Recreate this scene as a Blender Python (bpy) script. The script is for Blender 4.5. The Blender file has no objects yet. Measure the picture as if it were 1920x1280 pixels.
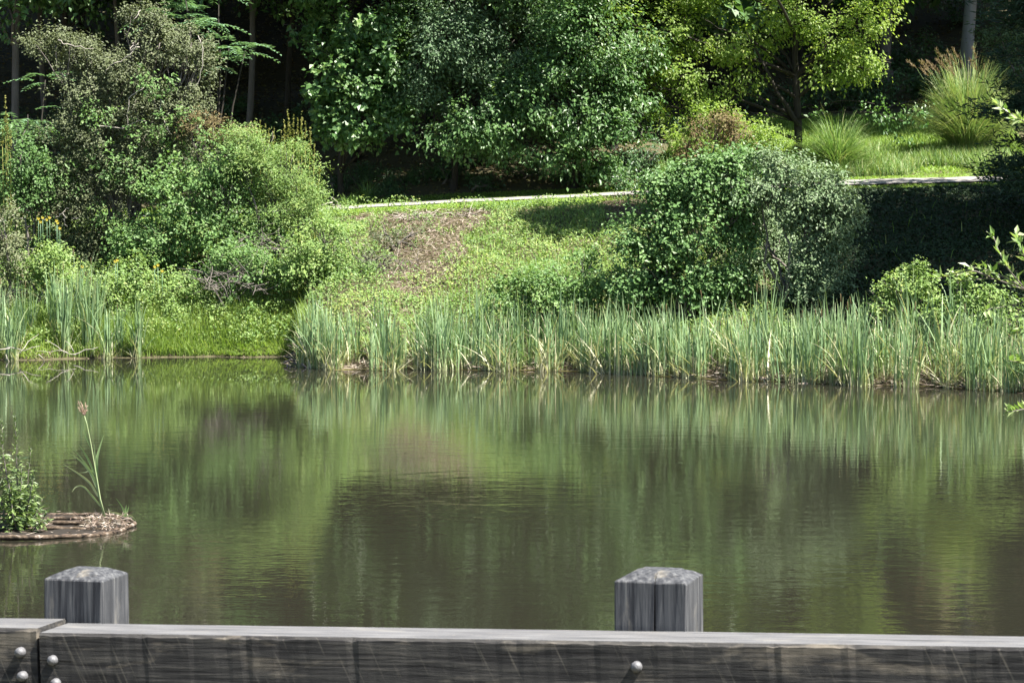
import bpy, math
import numpy as np
from mathutils import Vector, Matrix

# ------------------------------------------------------------------ camera, sky, sun, exposure
SC = bpy.context.scene
COL = SC.collection
F, CX, CY = 5430.0, 960.0, 640.0            # focal length in photo pixels (1920 wide)
CAM = np.array([0.0, 0.0, 4.5])
PITCH = math.atan(315.0 / F)
cam_d = bpy.data.cameras.new('camera')
cam = bpy.data.objects.new('camera', cam_d)
COL.objects.link(cam)
cam.location = CAM
cam.rotation_euler = (math.radians(90) - PITCH, 0, 0)
cam_d.sensor_width = 36.0
cam_d.lens = F / 1920 * 36.0
cam_d.clip_start, cam_d.clip_end = 0.1, 2000
cam_d.dof.use_dof = True
cam_d.dof.focus_distance = 66
cam_d.dof.aperture_fstop = 26
SC.camera = cam

SUN = Vector((0.46, -0.225, 0.86)).normalized()
world = bpy.data.worlds.new('World')
SC.world = world
world.use_nodes = True
wn = world.node_tree
bg = wn.nodes['Background']
sky = wn.nodes.new('ShaderNodeTexSky')
sky.sky_type = 'NISHITA'
sky.sun_disc = False
sky.sun_elevation = math.asin(SUN.z)
sky.sun_rotation = math.atan2(SUN.x, SUN.y)
sky.dust_density = 0.6
wn.links.new(sky.outputs[0], bg.inputs[0])
bg.inputs[1].default_value = 0.05
sl = bpy.data.lights.new('sun', 'SUN')
sl.energy = 5.0
sl.angle = math.radians(0.5)
sl.color = (1.0, 0.95, 0.87)
so = bpy.data.objects.new('sun', sl)
COL.objects.link(so)
so.rotation_euler = SUN.to_track_quat('Z', 'Y').to_euler()
so.location = (20, -10, 40)
SC.view_settings.view_transform = 'Standard'
SC.view_settings.look = 'None'
SC.view_settings.exposure = 2.0
SC.view_settings.gamma = 1.0
SC.render.engine = 'CYCLES'
SC.cycles.max_bounces = 6
SC.cycles.diffuse_bounces = 2
SC.cycles.glossy_bounces = 3
SC.cycles.transmission_bounces = 4
SC.cycles.use_denoising = True
SC.cycles.sample_clamp_indirect = 6.0
SC.cycles.use_fast_gi = False

R = np.random.default_rng(11)


def at(px, py, D):
    """world point where the view ray through photo pixel (px, py) reaches y = D"""
    u, v = (px - CX) / F, (CY - py) / F
    c, s = math.cos(PITCH), math.sin(PITCH)
    d = np.array([u, c + v * s, -s + v * c])
    return CAM + d * (D / d[1])


def unit(a):
    return a / np.maximum(np.linalg.norm(a, axis=-1, keepdims=True), 1e-9)


def noise2(x, y, seed=0, k=1.0):
    r = np.random.default_rng(1000 + seed)
    o = np.zeros_like(np.asarray(x, float) + np.asarray(y, float))
    for i in range(9):
        a = r.uniform(0, 2 * math.pi)
        f = k * r.uniform(0.5, 2.4)
        o = o + np.sin((x * math.cos(a) + y * math.sin(a)) * f + r.uniform(0, 6.28)) / (0.7 + 0.5 * f / k)
    return o / 4.0


def noise3(p, k):
    """lumpy field through space, about -1..1"""
    r = np.random.default_rng(4242)
    o = np.zeros(len(p))
    for i in range(8):
        d = unit(r.normal(size=3)) * k * r.uniform(.6, 1.6)
        o += np.sin(p @ d + r.uniform(0, 6.28))
    return o / 2.4


# ------------------------------------------------------------------ materials
def nt(m):
    m.use_nodes = True
    return m.node_tree, m.node_tree.nodes['Principled BSDF'], m.node_tree.nodes['Material Output']


def set_ramp(node, cols, pos=None):
    cr = node.color_ramp
    n = len(cols)
    pos = pos or [i / (n - 1) for i in range(n)]
    while len(cr.elements) < n:
        cr.elements.new(0.5)
    for e, c, p in zip(cr.elements, cols, pos):
        e.position = p
        e.color = (*c, 1)


def leaf_mat(name, cols, transl=0.3, rough=0.45, spec=0.35, tboost=1.35):
    m = bpy.data.materials.new(name)
    t, b, out = nt(m)
    cols = [tuple(1.2 * k * (.9 * v + .1 * (.25 * c[0] + .65 * c[1] + .1 * c[2])) for v, k in zip(c, (1.03, 1.06, .95))) for c in cols]
    at_ = t.nodes.new('ShaderNodeAttribute')
    at_.attribute_name = 'tint'
    spec, rough = spec * .9, rough + .06
    rp = t.nodes.new('ShaderNodeValToRGB')
    set_ramp(rp, cols)
    t.links.new(at_.outputs['Fac'], rp.inputs[0])
    t.links.new(rp.outputs[0], b.inputs['Base Color'])
    b.inputs['Roughness'].default_value = rough
    b.inputs['Specular IOR Level'].default_value = spec
    if transl > 0:
        tr = t.nodes.new('ShaderNodeBsdfTranslucent')
        mu = t.nodes.new('ShaderNodeMix')
        mu.data_type = 'RGBA'
        mu.blend_type = 'MULTIPLY'
        mu.inputs[0].default_value = 1.0
        mu.inputs[7].default_value = (tboost * 1.05, tboost * 1.1, tboost * 0.55, 1)
        t.links.new(rp.outputs[0], mu.inputs[6])
        t.links.new(mu.outputs[2], tr.inputs[0])
        mx = t.nodes.new('ShaderNodeMixShader')
        mx.inputs[0].default_value = transl
        t.links.new(b.outputs[0], mx.inputs[1])
        t.links.new(tr.outputs[0], mx.inputs[2])
        t.links.new(mx.outputs[0], out.inputs[0])
    return m


def noise_mat(name, cols, scale=(1, 1, 1), nscale=4.0, detail=6, rough=0.85, bump=0.3, coords='Object', pos=None, dist=0.0, spec=0.3):
    m = bpy.data.materials.new(name)
    t, b, out = nt(m)
    tc = t.nodes.new('ShaderNodeTexCoord')
    mp = t.nodes.new('ShaderNodeMapping')
    mp.inputs['Scale'].default_value = scale
    n = t.nodes.new('ShaderNodeTexNoise')
    n.inputs['Scale'].default_value = nscale
    n.inputs['Detail'].default_value = detail
    n.inputs['Roughness'].default_value = 0.62
    n.inputs['Distortion'].default_value = dist
    rp = t.nodes.new('ShaderNodeValToRGB')
    set_ramp(rp, cols, pos)
    t.links.new(tc.outputs[coords], mp.inputs[0])
    t.links.new(mp.outputs[0], n.inputs[0])
    t.links.new(n.outputs['Fac'], rp.inputs[0])
    t.links.new(rp.outputs[0], b.inputs['Base Color'])
    b.inputs['Roughness'].default_value = rough
    b.inputs['Specular IOR Level'].default_value = spec
    if bump:
        bp = t.nodes.new('ShaderNodeBump')
        bp.inputs['Strength'].default_value = bump
        bp.inputs['Distance'].default_value = 0.02
        t.links.new(n.outputs['Fac'], bp.inputs['Height'])
        t.links.new(bp.outputs[0], b.inputs['Normal'])
    return m


M = {}
M['grey_shrub'] = leaf_mat('leaf grey green', [(.035, .04, .022), (.07, .085, .038), (.105, .125, .058), (.14, .13, .085)], .2, .5, .4)
M['vine'] = leaf_mat('leaf vine', [(.04, .085, .025), (.075, .15, .04), (.115, .20, .055), (.18, .22, .07)], .3)
M['weed'] = leaf_mat('leaf weed', [(.06, .11, .025), (.105, .18, .045), (.16, .235, .06), (.23, .25, .075)], .3)
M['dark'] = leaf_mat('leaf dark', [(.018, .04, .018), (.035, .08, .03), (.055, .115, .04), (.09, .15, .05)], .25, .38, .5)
M['maple'] = leaf_mat('leaf forest', [(.03, .075, .02), (.05, .115, .03), (.08, .155, .04), (.14, .2, .05)], .32, .38, .5)
M['locust'] = leaf_mat('leaf fine', [(.04, .075, .035), (.06, .11, .05), (.085, .145, .07), (.12, .17, .085)], .25, .45, .4)
M['yellow'] = leaf_mat('leaf yellow green', [(.085, .14, .025), (.15, .225, .04), (.21, .28, .055), (.29, .285, .055)], .52, .42, .4)
M['glossy'] = leaf_mat('leaf glossy', [(.03, .075, .02), (.055, .12, .03), (.085, .165, .045), (.12, .2, .06)], .22, .45, .4)
M['glauc'] = leaf_mat('leaf glaucous', [(.045, .08, .035), (.08, .13, .06), (.12, .175, .085), (.16, .21, .11)], .18, .45, .4)
M['cattail'] = leaf_mat('reed blade', [(.075, .135, .07), (.13, .21, .105), (.185, .265, .13), (.25, .285, .14), (.38, .345, .25)], .22, .4, .45)
M['grass'] = leaf_mat('grass blade', [(.09, .15, .025), (.135, .22, .035), (.18, .27, .05), (.26, .28, .09)], .35, .5, .3)
M['lime'] = leaf_mat('shore grass blade', [(.085, .14, .025), (.135, .205, .04), (.19, .255, .055), (.27, .28, .09)], .38, .5, .3)
M['orn'] = leaf_mat('ornamental grass blade', [(.06, .12, .03), (.10, .18, .045), (.16, .24, .08), (.28, .28, .14)], .3, .45, .4)
M['plume'] = leaf_mat('plume', [(.11, .075, .045), (.165, .115, .075), (.23, .18, .125)], .25, .8, .1)
M['spike'] = leaf_mat('seed spike', [(.12, .125, .035), (.18, .18, .05), (.25, .23, .08)], .25, .8, .1)
M['straw'] = leaf_mat('dead straw', [(.085, .056, .048), (.165, .118, .104), (.26, .205, .187), (.35, .3, .28)], .1, .9, .1)
M['brown'] = leaf_mat('brown leaf', [(.07, .05, .028), (.13, .095, .05), (.15, .15, .07)], .2, .8, .1)
M['pine'] = leaf_mat('pine needle', [(.012, .03, .016), (.022, .05, .026), (.035, .07, .036)], .1, .5, .3)
M['shade_tone'] = leaf_mat('ivy leaf', [(.012, .024, .008), (.02, .042, .014), (.032, .06, .02)], .1, .5, .25)  # leaf green darkened to stand in for the pine's shade
M['pale'] = leaf_mat('pale shrub leaf', [(.09, .16, .035), (.14, .22, .06), (.2, .27, .1), (.28, .32, .17)], .35, .35, .55)
M['flower'] = leaf_mat('yellow petal', [(.42, .33, .02), (.55, .42, .03)], .3, .6, .2)
M['pink'] = leaf_mat('pink seed head', [(.24, .14, .125), (.32, .21, .18), (.38, .29, .25)], .25, .7, .2)
M['bark'] = noise_mat('bark grey', [(.05, .045, .04), (.11, .10, .09), (.19, .18, .165)], (1, 1, .25), 9, bump=.8)
M['palebark'] = noise_mat('bark pale', [(.12, .12, .125), (.2, .2, .205), (.3, .3, .3)], (1, 1, .25), 7, bump=.6)
M['darkbark'] = noise_mat('bark dark', [(.012, .01, .008), (.03, .026, .02), (.055, .047, .038)], (1, 1, .3), 10, bump=.8)
M['paletwig'] = noise_mat('pale bare twig', [(.2, .18, .15), (.33, .3, .26), (.45, .42, .37)], (1, 1, .4), 9, bump=.3)
M['greytwig'] = noise_mat('grey twig', [(.06, .05, .042), (.13, .115, .1), (.22, .2, .18)], (1, 1, .4), 9, bump=.3)


# ------------------------------------------------------------------ mesh helpers
class Geo:
    """collects faces with a tint and a material slot, becomes ONE mesh"""

    def __init__(s):
        s.V, s.Fq, s.T, s.Mi, s.S, s.n = [], [], [], [], [], 0

    def quads(s, Q, tint=0.5, mi=0):
        n = len(Q)
        if n == 0:
            return
        s.V.append(np.asarray(Q, np.float32).reshape(-1, 3))
        s.Fq.append(np.arange(4 * n).reshape(-1, 4) + s.n)
        s.T.append(np.broadcast_to(np.asarray(tint, np.float32), (n,)))
        s.Mi.append(np.full(n, mi))
        s.S.append(np.zeros(n, bool))
        s.n += 4 * n

    def grid(s, P, tint=0.5, mi=0, close=False):
        """P (a, b, 3): quads between neighbours; close wraps the b axis; smooth"""
        a, b = P.shape[:2]
        I = np.arange(a * b).reshape(a, b) + s.n
        J = np.concatenate([I, I[:, :1]], 1) if close else I
        q = np.stack([J[:-1, :-1], J[:-1, 1:], J[1:, 1:], J[1:, :-1]], -1).reshape(-1, 4)
        s.V.append(P.reshape(-1, 3).astype(np.float32))
        s.Fq.append(q)
        n = len(q)
        s.T.append(np.full(n, tint, np.float32))
        s.Mi.append(np.full(n, mi))
        s.S.append(np.ones(n, bool))
        s.n += a * b

    def tube(s, pts, rad, sides=6, tint=0.5, mi=0):
        pts = np.asarray(pts, float)
        n = len(pts)
        rad = np.broadcast_to(np.asarray(rad, float), (n,))
        t = np.gradient(pts, axis=0)
        t = unit(t)
        ref = np.where(np.abs(t[:, 2:3]) > .9, np.array([[1., 0, 0]]), np.array([[0., 0, 1]]))
        ref = np.broadcast_to(ref[n // 2], (n, 3))
        u = unit(np.cross(t, ref))
        v = np.cross(t, u)
        a = np.linspace(0, 2 * math.pi, sides, endpoint=False)
        P = pts[:, None] + rad[:, None, None] * (np.cos(a)[None, :, None] * u[:, None] + np.sin(a)[None, :, None] * v[:, None])
        P = np.concatenate([np.broadcast_to(pts[0], (1, sides, 3)), P, np.broadcast_to(pts[-1], (1, sides, 3))])
        s.grid(P, tint, mi, True)

    def build(s, name, mats, parent=None):
        me = bpy.data.meshes.new(name)
        V = np.concatenate(s.V)
        Q = np.concatenate(s.Fq).astype(np.int32)
        me.vertices.add(len(V))
        me.vertices.foreach_set('co', V.ravel())
        me.loops.add(Q.size)
        me.loops.foreach_set('vertex_index', Q.ravel())
        me.polygons.add(len(Q))
        me.polygons.foreach_set('loop_start', np.arange(0, Q.size, 4, dtype=np.int32))
        me.polygons.foreach_set('material_index', np.concatenate(s.Mi).astype(np.int32))
        me.polygons.foreach_set('use_smooth', np.concatenate(s.S))
        a = me.attributes.new('tint', 'FLOAT', 'FACE')
        a.data.foreach_set('value', np.concatenate(s.T).astype(np.float32))
        for m in (mats if isinstance(mats, (list, tuple)) else [mats]):
            me.materials.append(m)
        me.update(calc_edges=True)
        return link(name, me, parent)


def link(name, me, parent=None):
    o = bpy.data.objects.new(name, me)
    COL.objects.link(o)
    if parent is not None:
        o.parent = parent
        o.matrix_parent_inverse = Matrix.Translation(-parent.location)
    return o


def tag(o, label=None, cat=None, group=None, kind=None):
    for k, v in (('label', label), ('category', cat), ('group', group), ('kind', kind)):
        if v:
            o[k] = v
    return o


def thing(name, loc, label, cat, group=None):
    o = bpy.data.objects.new(name, None)
    o.empty_display_size = 0.2
    COL.objects.link(o)
    o.location = Vector([float(c) for c in loc])
    return tag(o, label, cat, group)


def copy_thing(o, loc, rz, sc, label, group=None):
    """a copy of a thing whose parts are modelled about its own base"""
    c = o.copy()
    COL.objects.link(c)
    c.location = Vector([float(v) for v in loc])
    c.rotation_euler = (0, 0, rz)
    c.scale = (sc, sc, sc)
    c['label'] = label
    if group:
        c['group'] = group
    for ch in o.children:
        k = ch.copy()
        COL.objects.link(k)
        k.parent = c
    return c


def leaf_quads(P, d, nrm, L, W, rng, fold=.25):
    """kite shaped leaves: base P, direction d, face normal nrm"""
    d = unit(d)
    sd = unit(np.cross(d, nrm))
    up = np.cross(sd, d)
    L = np.asarray(L)[:, None]
    W = np.asarray(W)[:, None]
    mid = P + d * L * .45
    a = mid + sd * W * .5 + up * W * fold
    b = mid - sd * W * .5 + up * W * fold
    return np.stack([P, a, P + d * L, b], 1)


def rand_dir(n, rng):
    return unit(rng.normal(size=(n, 3)))


DENS = 1.8


def crown(g, lobes, rng, n_spray, per, leaf, spray=.35, aspect=.6, droop=.35, shell=.45, mi=0, tshift=0.0, bump=.25, tspread=.28, minz=None, gap=-.3, gapk=5.0):
    """leaves in sprays through the outer part of every lobe; n_spray = sprays per square metre of lobe surface"""
    n_spray *= DENS
    for c, r in lobes:
        c = np.asarray(c, float)
        r = np.asarray(r, float)
        area = 4 * math.pi * ((r[0] * r[1]) ** 1.6 / 3 + (r[0] * r[2]) ** 1.6 / 3 + (r[1] * r[2]) ** 1.6 / 3) ** (1 / 1.6)
        n = max(6, int(area * n_spray))
        o = rand_dir(n, rng)
        ph = rng.uniform(0, 6.28, 6)
        lump = 1 + bump * (np.sin(o[:, 0] * 5 + ph[0]) * np.sin(o[:, 2] * 6 + ph[1]) + .6 * np.sin(o[:, 1] * 9 + ph[2]) * np.sin(o[:, 0] * 11 + ph[3]))
        rad = (1 - shell * rng.random(n) ** 1.3) * lump
        sp = c + o * r * rad[:, None]
        out = unit(o / r)
        sp = sp + out * (.28 * np.mean(r) * rng.random(n) ** 7)[:, None]
        k = noise3(sp, gapk) > gap + .25 * rng.normal(size=n)
        if k.sum() > 3:
            sp, out, n = sp[k], out[k], int(k.sum())
        if minz is not None:
            k = sp[:, 2] > minz
            sp, out, n = sp[k], out[k], int(k.sum())
        st = np.clip(rng.normal(.45 + tshift, tspread * .7, n), 0, 1)
        idx = np.repeat(np.arange(n), per)
        m = len(idx)
        twig = unit(out + rng.normal(size=(n, 3)) * .55)[idx]
        P = sp[idx] + twig * (rng.random((m, 1)) - .35) * spray + rng.normal(size=(m, 3)) * spray * .28
        d = unit(twig * .5 + rng.normal(size=(m, 3)) * .55 + np.array([0, 0, -droop]))
        nr = unit(np.array([.28, -.25, .68]) + out[idx] * .5 + rng.normal(size=(m, 3)) * .36)      # blades turn to the light
        d = d - nr * (d * nr).sum(1, keepdims=True) * .8
        s_ = leaf * rng.uniform(.65, 1.3, m) * rng.uniform(.7, 1.3, n)[idx]
        g.quads(leaf_quads(P, d, nr, s_, s_ * aspect, rng), np.clip(st[idx] * .65 + .35 * rng.random(m) + rng.normal(0, .08, m) * 0, 0, 1), mi)


def limb(g, a, b, r0, r1, rng, wob=.12, n=7, sides=6, sag=0.0, mi=0):
    a, b = np.asarray(a, float), np.asarray(b, float)
    t = np.linspace(0, 1, n)[:, None]
    Ln = np.linalg.norm(b - a)
    w = np.cumsum(rng.normal(size=(n, 3)), 0) * wob * Ln / n
    w = w - t * w[-1]
    P = a + (b - a) * t + w
    P[:, 2] += sag * Ln * (np.sin(t[:, 0] * math.pi))
    g.tube(P, r0 + (r1 - r0) * t[:, 0], sides, .5, mi)
    return P


def blades(g, base, az, lean, H, curve, W, rng, tint, seg=4, mi=0, tipw=.12, face=None, droop=.16):
    """strap leaves: base (n,3), lean = horizontal reach at the tip, curve = power of the arch"""
    n = len(base)
    t = np.linspace(0, 1, seg + 1)
    hd = np.stack([np.cos(az), np.sin(az), 0 * az], 1)
    fa = az + math.pi / 2 + rng.normal(0, .6, n) if face is None else face
    sd = np.stack([np.cos(fa), np.sin(fa), 0 * az], 1)
    lean, H, curve, W = [np.broadcast_to(np.asarray(v, float), (n,)) for v in (lean, H, curve, W)]
    drop = np.clip(curve - 1, 0, 3)
    P = base[:, None] + hd[:, None] * (lean[:, None] * t ** curve[:, None])[..., None]
    z = H[:, None] * (t - droop * drop[:, None] * t ** 3)
    P = P.copy()
    P[..., 2] += z
    w = (W[:, None] * np.where(t < .55, 1, 1 - (t - .55) / .45 * (1 - tipw)))[..., None] * .5
    A, B = P - sd[:, None] * w, P + sd[:, None] * w
    Q = np.stack([A[:, :-1], B[:, :-1], B[:, 1:], A[:, 1:]], 2).reshape(-1, 4, 3)
    g.quads(Q, np.repeat(np.broadcast_to(tint, (n,)), seg) if np.ndim(tint) < 2 else np.asarray(tint).ravel(), mi)


# ------------------------------------------------------------------ terrain
_sx = np.array([-60, -30, -12.5, -11, -9.0, -5.3, -5.0, -4.0, 0, 1.8, 4.0, 6.6, 8.6, 10.4, 14, 18, 24, 40, 70.])
_sy = np.array([66, 69, 70, 70.2, 71.0, 71.2, 68.0, 66.8, 66.6, 66.0, 64.0, 62.2, 61.4, 60.0, 55, 46, 36, 28, 24.])


def shore(x):
    return np.interp(x, _sx, _sy) + .12 * np.sin(x * 2.3) + .08 * np.sin(x * 5.1 + 1)


def path_y(x):
    return 80.2 - .085 * (x + 5)


def path_z(x):
    return np.interp(x, [-60, -16, -5.2, -1.5, 2.8, 9.3, 13, 40], [2.6, 3.1, 3.50, 3.71, 3.90, 4.17, 4.26, 4.8])


def hill_slope(x):
    return np.interp(x, [1, 6], [.30, .17])


def terrain(x, y):
    x = np.asarray(x, float)
    y = np.asarray(y, float)
    ys, py, pz = shore(x), path_y(x), path_z(x)
    d = y - py
    t = np.clip((y - ys) / np.maximum(py - 1.5 - ys, 2), 0, 1)
    bank = .05 + (pz - .13) * (1 - (1 - t) ** 1.25) + noise2(x, y, 3, 1.2) * .13 * np.sin(np.clip(t, 0, 1) * math.pi)
    z = np.where(y < ys, np.maximum(.05 - (ys - y) * .25, -1.2), bank)
    dd = np.clip(d + 1.5, 0, None)
    near = np.clip(dd, 0, 3.6)
    up1 = np.clip(dd - 3.6, 0, 14)
    up2 = np.clip(dd - 17.6, 0, 60)
    up3 = np.clip(dd - 77, 0, None)
    hill = np.where(dd > 0, pz - .08 + np.interp(x, [2, 7], [.042, .085]) * near + hill_slope(x) * up1 + .36 * up2 + .1 * up3, 0)
    hill = hill + noise2(x, y, 5, .5) * .25 * np.clip((dd - 3.8) / 4, 0, 1)
    z = np.where(dd > 0, hill, z)
    # the bank the photographer stands on
    yn = np.interp(x, [-20, 0, 3, 8], [19, 19, 20.5, 23])
    nb = np.clip((yn - y) / 9.5, 0, 1)
    z2 = np.where(y < yn, .05 + 2.5 * nb ** .8 + .04 * np.clip(9 - y, 0, 8), -9)
    z = np.where((z2 > z) & (y < 30), z2, z)
    return z


def axis(parts):
    a = [np.arange(p[0], p[1], p[2]) for p in parts]
    return np.concatenate(a + [[parts[-1][1]]])


xs = axis([(-260, -60, 20), (-60, -18, 2), (-18, 18, .25), (18, 60, 2), (60, 260, 20)])
ys_ = axis([(-120, -10, 10), (-10, 24, .6), (24, 56, 2), (56, 100, .25), (100, 130, 1.5), (130, 420, 15)])
X, Y = np.meshgrid(xs, ys_)
g = Geo()
g.grid(np.stack([X, Y, terrain(X, Y)], -1)[:, ::1])
M['ground'] = noise_mat('ground soil', [(.035, .028, .018), (.06, .055, .026), (.085, .075, .04), (.075, .09, .03)], (1, 1, 1), 1.6, 9, .95, .6)
ground = tag(g.build('ground', M['ground']), kind='structure')

# gravel path along the top of the bank
g = Geo()
px_ = np.arange(-40, 40, .25)
off = np.linspace(-.72, .72, 7)
PX, OF = np.meshgrid(px_, off, indexing='ij')
edge = OF + (np.abs(OF) > .65) * (.06 * np.sin(PX * 3.1) + .05 * np.sin(PX * 7.7))
PYY = path_y(PX) + edge
g.grid(np.stack([PX, PYY, terrain(PX, PYY) + .05], -1))
M['path'] = noise_mat('gravel', [(.15, .14, .13), (.23, .215, .20), (.29, .28, .265)], (1, 1, 1), 6, 8, .95, .4)
tag(g.build('path', M['path']), kind='structure')

# pond water
wm = bpy.data.materials.new('pond water')
t, b, out = nt(wm)
b.inputs['Base Color'].default_value = (.0172, .0165, .0115, 1)
b.inputs['Roughness'].default_value = .012
b.inputs['IOR'].default_value = 1.33
tc = t.nodes.new('ShaderNodeTexCoord')


def wnoise(scale, ns, det):
    mp = t.nodes.new('ShaderNodeMapping')
    mp.inputs['Scale'].default_value = scale
    n = t.nodes.new('ShaderNodeTexNoise')
    n.inputs['Scale'].default_value = ns
    n.inputs['Detail'].default_value = det
    t.links.new(tc.outputs['Object'], mp.inputs[0])
    t.links.new(mp.outputs[0], n.inputs[0])
    return n


n1 = wnoise((.55, 1.0, 1), 9.0, 3)
n2 = wnoise((.12, .2, 1), 1.0, 2)
n3 = wnoise((.8, 1.3, 1), 2.0, 2)
sm = t.nodes.new('ShaderNodeMath')
sm.operation = 'MULTIPLY_ADD'
sm.inputs[1].default_value = 2.6
t.links.new(n3.outputs['Fac'], sm.inputs[0])
t.links.new(n1.outputs['Fac'], sm.inputs[2])
sep = t.nodes.new('ShaderNodeSeparateXYZ')
t.links.new(tc.outputs['Object'], sep.inputs[0])
mr = t.nodes.new('ShaderNodeMapRange')          # calm lee under the far bank
mr.inputs['From Min'].default_value = 57
mr.inputs['From Max'].default_value = 63
mr.inputs['To Min'].default_value = 1.0
mr.inputs['To Max'].default_value = 0.12
t.links.new(sep.outputs[1], mr.inputs[0])
pr = t.nodes.new('ShaderNodeMapRange')          # patches of breeze
pr.inputs['From Min'].default_value = .35
pr.inputs['From Max'].default_value = .65
pr.inputs['To Min'].default_value = .55
pr.inputs['To Max'].default_value = 1.1
t.links.new(n2.outputs['Fac'], pr.inputs[0])
mm = t.nodes.new('ShaderNodeMath')
mm.operation = 'MULTIPLY'
t.links.new(mr.outputs[0], mm.inputs[0])
t.links.new(pr.outputs[0], mm.inputs[1])
m2 = t.nodes.new('ShaderNodeMath')
m2.operation = 'MULTIPLY'
t.links.new(mm.outputs[0], m2.inputs[0])
t.links.new(sm.outputs[0], m2.inputs[1])
bp = t.nodes.new('ShaderNodeBump')
bp.inputs['Strength'].default_value = 1.0
bp.inputs['Distance'].default_value = .0015
t.links.new(m2.outputs[0], bp.inputs['Height'])
t.links.new(bp.outputs[0], b.inputs['Normal'])
g = Geo()
wx, wy = np.meshgrid(np.linspace(-90, 90, 31), np.linspace(14, 76, 21))
g.grid(np.stack([wx, wy, 0 * wx], -1))
tag(g.build('pond_water', wm), kind='structure')

# ------------------------------------------------------------------ timber guardrail in front
TH = math.radians(16.7)
RD, RB = np.array([math.cos(TH), -math.sin(TH), 0]), np.array([math.sin(TH), math.cos(TH), 0])


def wood(name, cols, along, tip):
    m = bpy.data.materials.new(name)
    t, b, out = nt(m)
    tc = t.nodes.new('ShaderNodeTexCoord')

    def nz(scale, ns, det, dist=0.0, rot=(0, 0, 0)):
        mp = t.nodes.new('ShaderNodeMapping')
        mp.inputs['Scale'].default_value = scale
        n = t.nodes.new('ShaderNodeTexNoise')
        n.inputs['Scale'].default_value = ns
        n.inputs['Detail'].default_value = det
        n.inputs['Roughness'].default_value = .65
        n.inputs['Distortion'].default_value = dist
        m0 = t.nodes.new('ShaderNodeMapping')
        m0.inputs['Rotation'].default_value = rot
        t.links.new(tc.outputs['Object'], m0.inputs[0])
        t.links.new(m0.outputs[0], mp.inputs[0])
        t.links.new(mp.outputs[0], n.inputs[0])
        return n
    st = [22.0, 22.0, 22.0]
    st[along] = 1.1
    gr = nz(st, 3.0, 8, .35)
    sb = [9.0, 9.0, 9.0]
    sb[along] = 2.2
    bl = nz(sb, 1.1, 6, .3)
    rp = t.nodes.new('ShaderNodeValToRGB')
    set_ramp(rp, cols, [.3, .46, .58, .74])
    t.links.new(gr.outputs['Fac'], rp.inputs[0])
    rb = t.nodes.new('ShaderNodeValToRGB')
    set_ramp(rb, [(0, 0, 0), (0, 0, 0), (1, 1, 1)], [0, .56, .66])
    t.links.new(bl.outputs['Fac'], rb.inputs[0])
    mx = t.nodes.new('ShaderNodeMix')
    mx.data_type = 'RGBA'
    mx.inputs[7].default_value = (*tip, 1)
    mf = t.nodes.new('ShaderNodeMath')
    mf.operation = 'MULTIPLY'
    mf.inputs[1].default_value = .62
    t.links.new(rb.outputs[0], mf.inputs[0])
    t.links.new(mf.outputs[0], mx.inputs[0])
    t.links.new(rp.outputs[0], mx.inputs[6])
    col = mx.outputs[2]
    s2 = [34.0, 34.0, 34.0]
    s2[along] = .9
    ck = nz(s2, 1.0, 3, .5)
    rc_ = t.nodes.new('ShaderNodeValToRGB')
    set_ramp(rc_, [(.12, .12, .12), (1, 1, 1), (1, 1, 1)], [.30, .345, 1])
    t.links.new(ck.outputs['Fac'], rc_.inputs[0])
    mk = t.nodes.new('ShaderNodeMix')
    mk.data_type = 'RGBA'
    mk.blend_type = 'MULTIPLY'
    mk.inputs[0].default_value = 1.0
    t.links.new(col, mk.inputs[6])
    t.links.new(rc_.outputs[0], mk.inputs[7])
    col = mk.outputs[2]
    if along == 0:      # raking saw marks across the beam
        sm = nz([60, 60, 2.2], 1.4, 2, 0.15, (0, math.radians(24), 0))
        rs = t.nodes.new('ShaderNodeValToRGB')
        set_ramp(rs, [(0, 0, 0), (0, 0, 0), (1, 1, 1)], [0, .6, .72])
        t.links.new(sm.outputs['Fac'], rs.inputs[0])
        m3 = t.nodes.new('ShaderNodeMix')
        m3.data_type = 'RGBA'
        m3.inputs[7].default_value = (.16, .145, .12, 1)
        mf2 = t.nodes.new('ShaderNodeMath')
        mf2.operation = 'MULTIPLY'
        mf2.inputs[1].default_value = .4
        t.links.new(rs.outputs[0], mf2.inputs[0])
        t.links.new(mf2.outputs[0], m3.inputs[0])
        t.links.new(col, m3.inputs[6])
        col = m3.outputs[2]
    t.links.new(col, b.inputs['Base Color'])
    b.inputs['Roughness'].default_value = .85
    b.inputs['Specular IOR Level'].default_value = .25
    bp = t.nodes.new('ShaderNodeBump')
    bp.inputs['Strength'].default_value = .55
    bp.inputs['Distance'].default_value = .006
    t.links.new(gr.outputs['Fac'], bp.inputs['Height'])
    t.links.new(bp.outputs[0], b.inputs['Normal'])
    return m


M['rail'] = wood('weathered beam', [(.010, .0095, .0095), (.028, .027, .027), (.05, .048, .045), (.11, .1, .087)], 0, (.19, .165, .13))
M['railtop'] = wood('sun-toned beam top', [(.045, .045, .046), (.085, .085, .088), (.13, .13, .132), (.17, .168, .165)], 0, (.2, .19, .17))  # top face paler than the front: sunlight put into the colour
M['post'] = wood('weathered post', [(.012, .012, .014), (.034, .036, .041), (.075, .077, .081), (.15, .15, .146)], 2, (.21, .19, .155))
M['bolt'] = noise_mat('galvanised bolt', [(.06, .06, .062), (.12, .12, .127), (.17, .17, .175)], (1, 1, 1), 60, 5, .5, .3, spec=.5)

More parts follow.
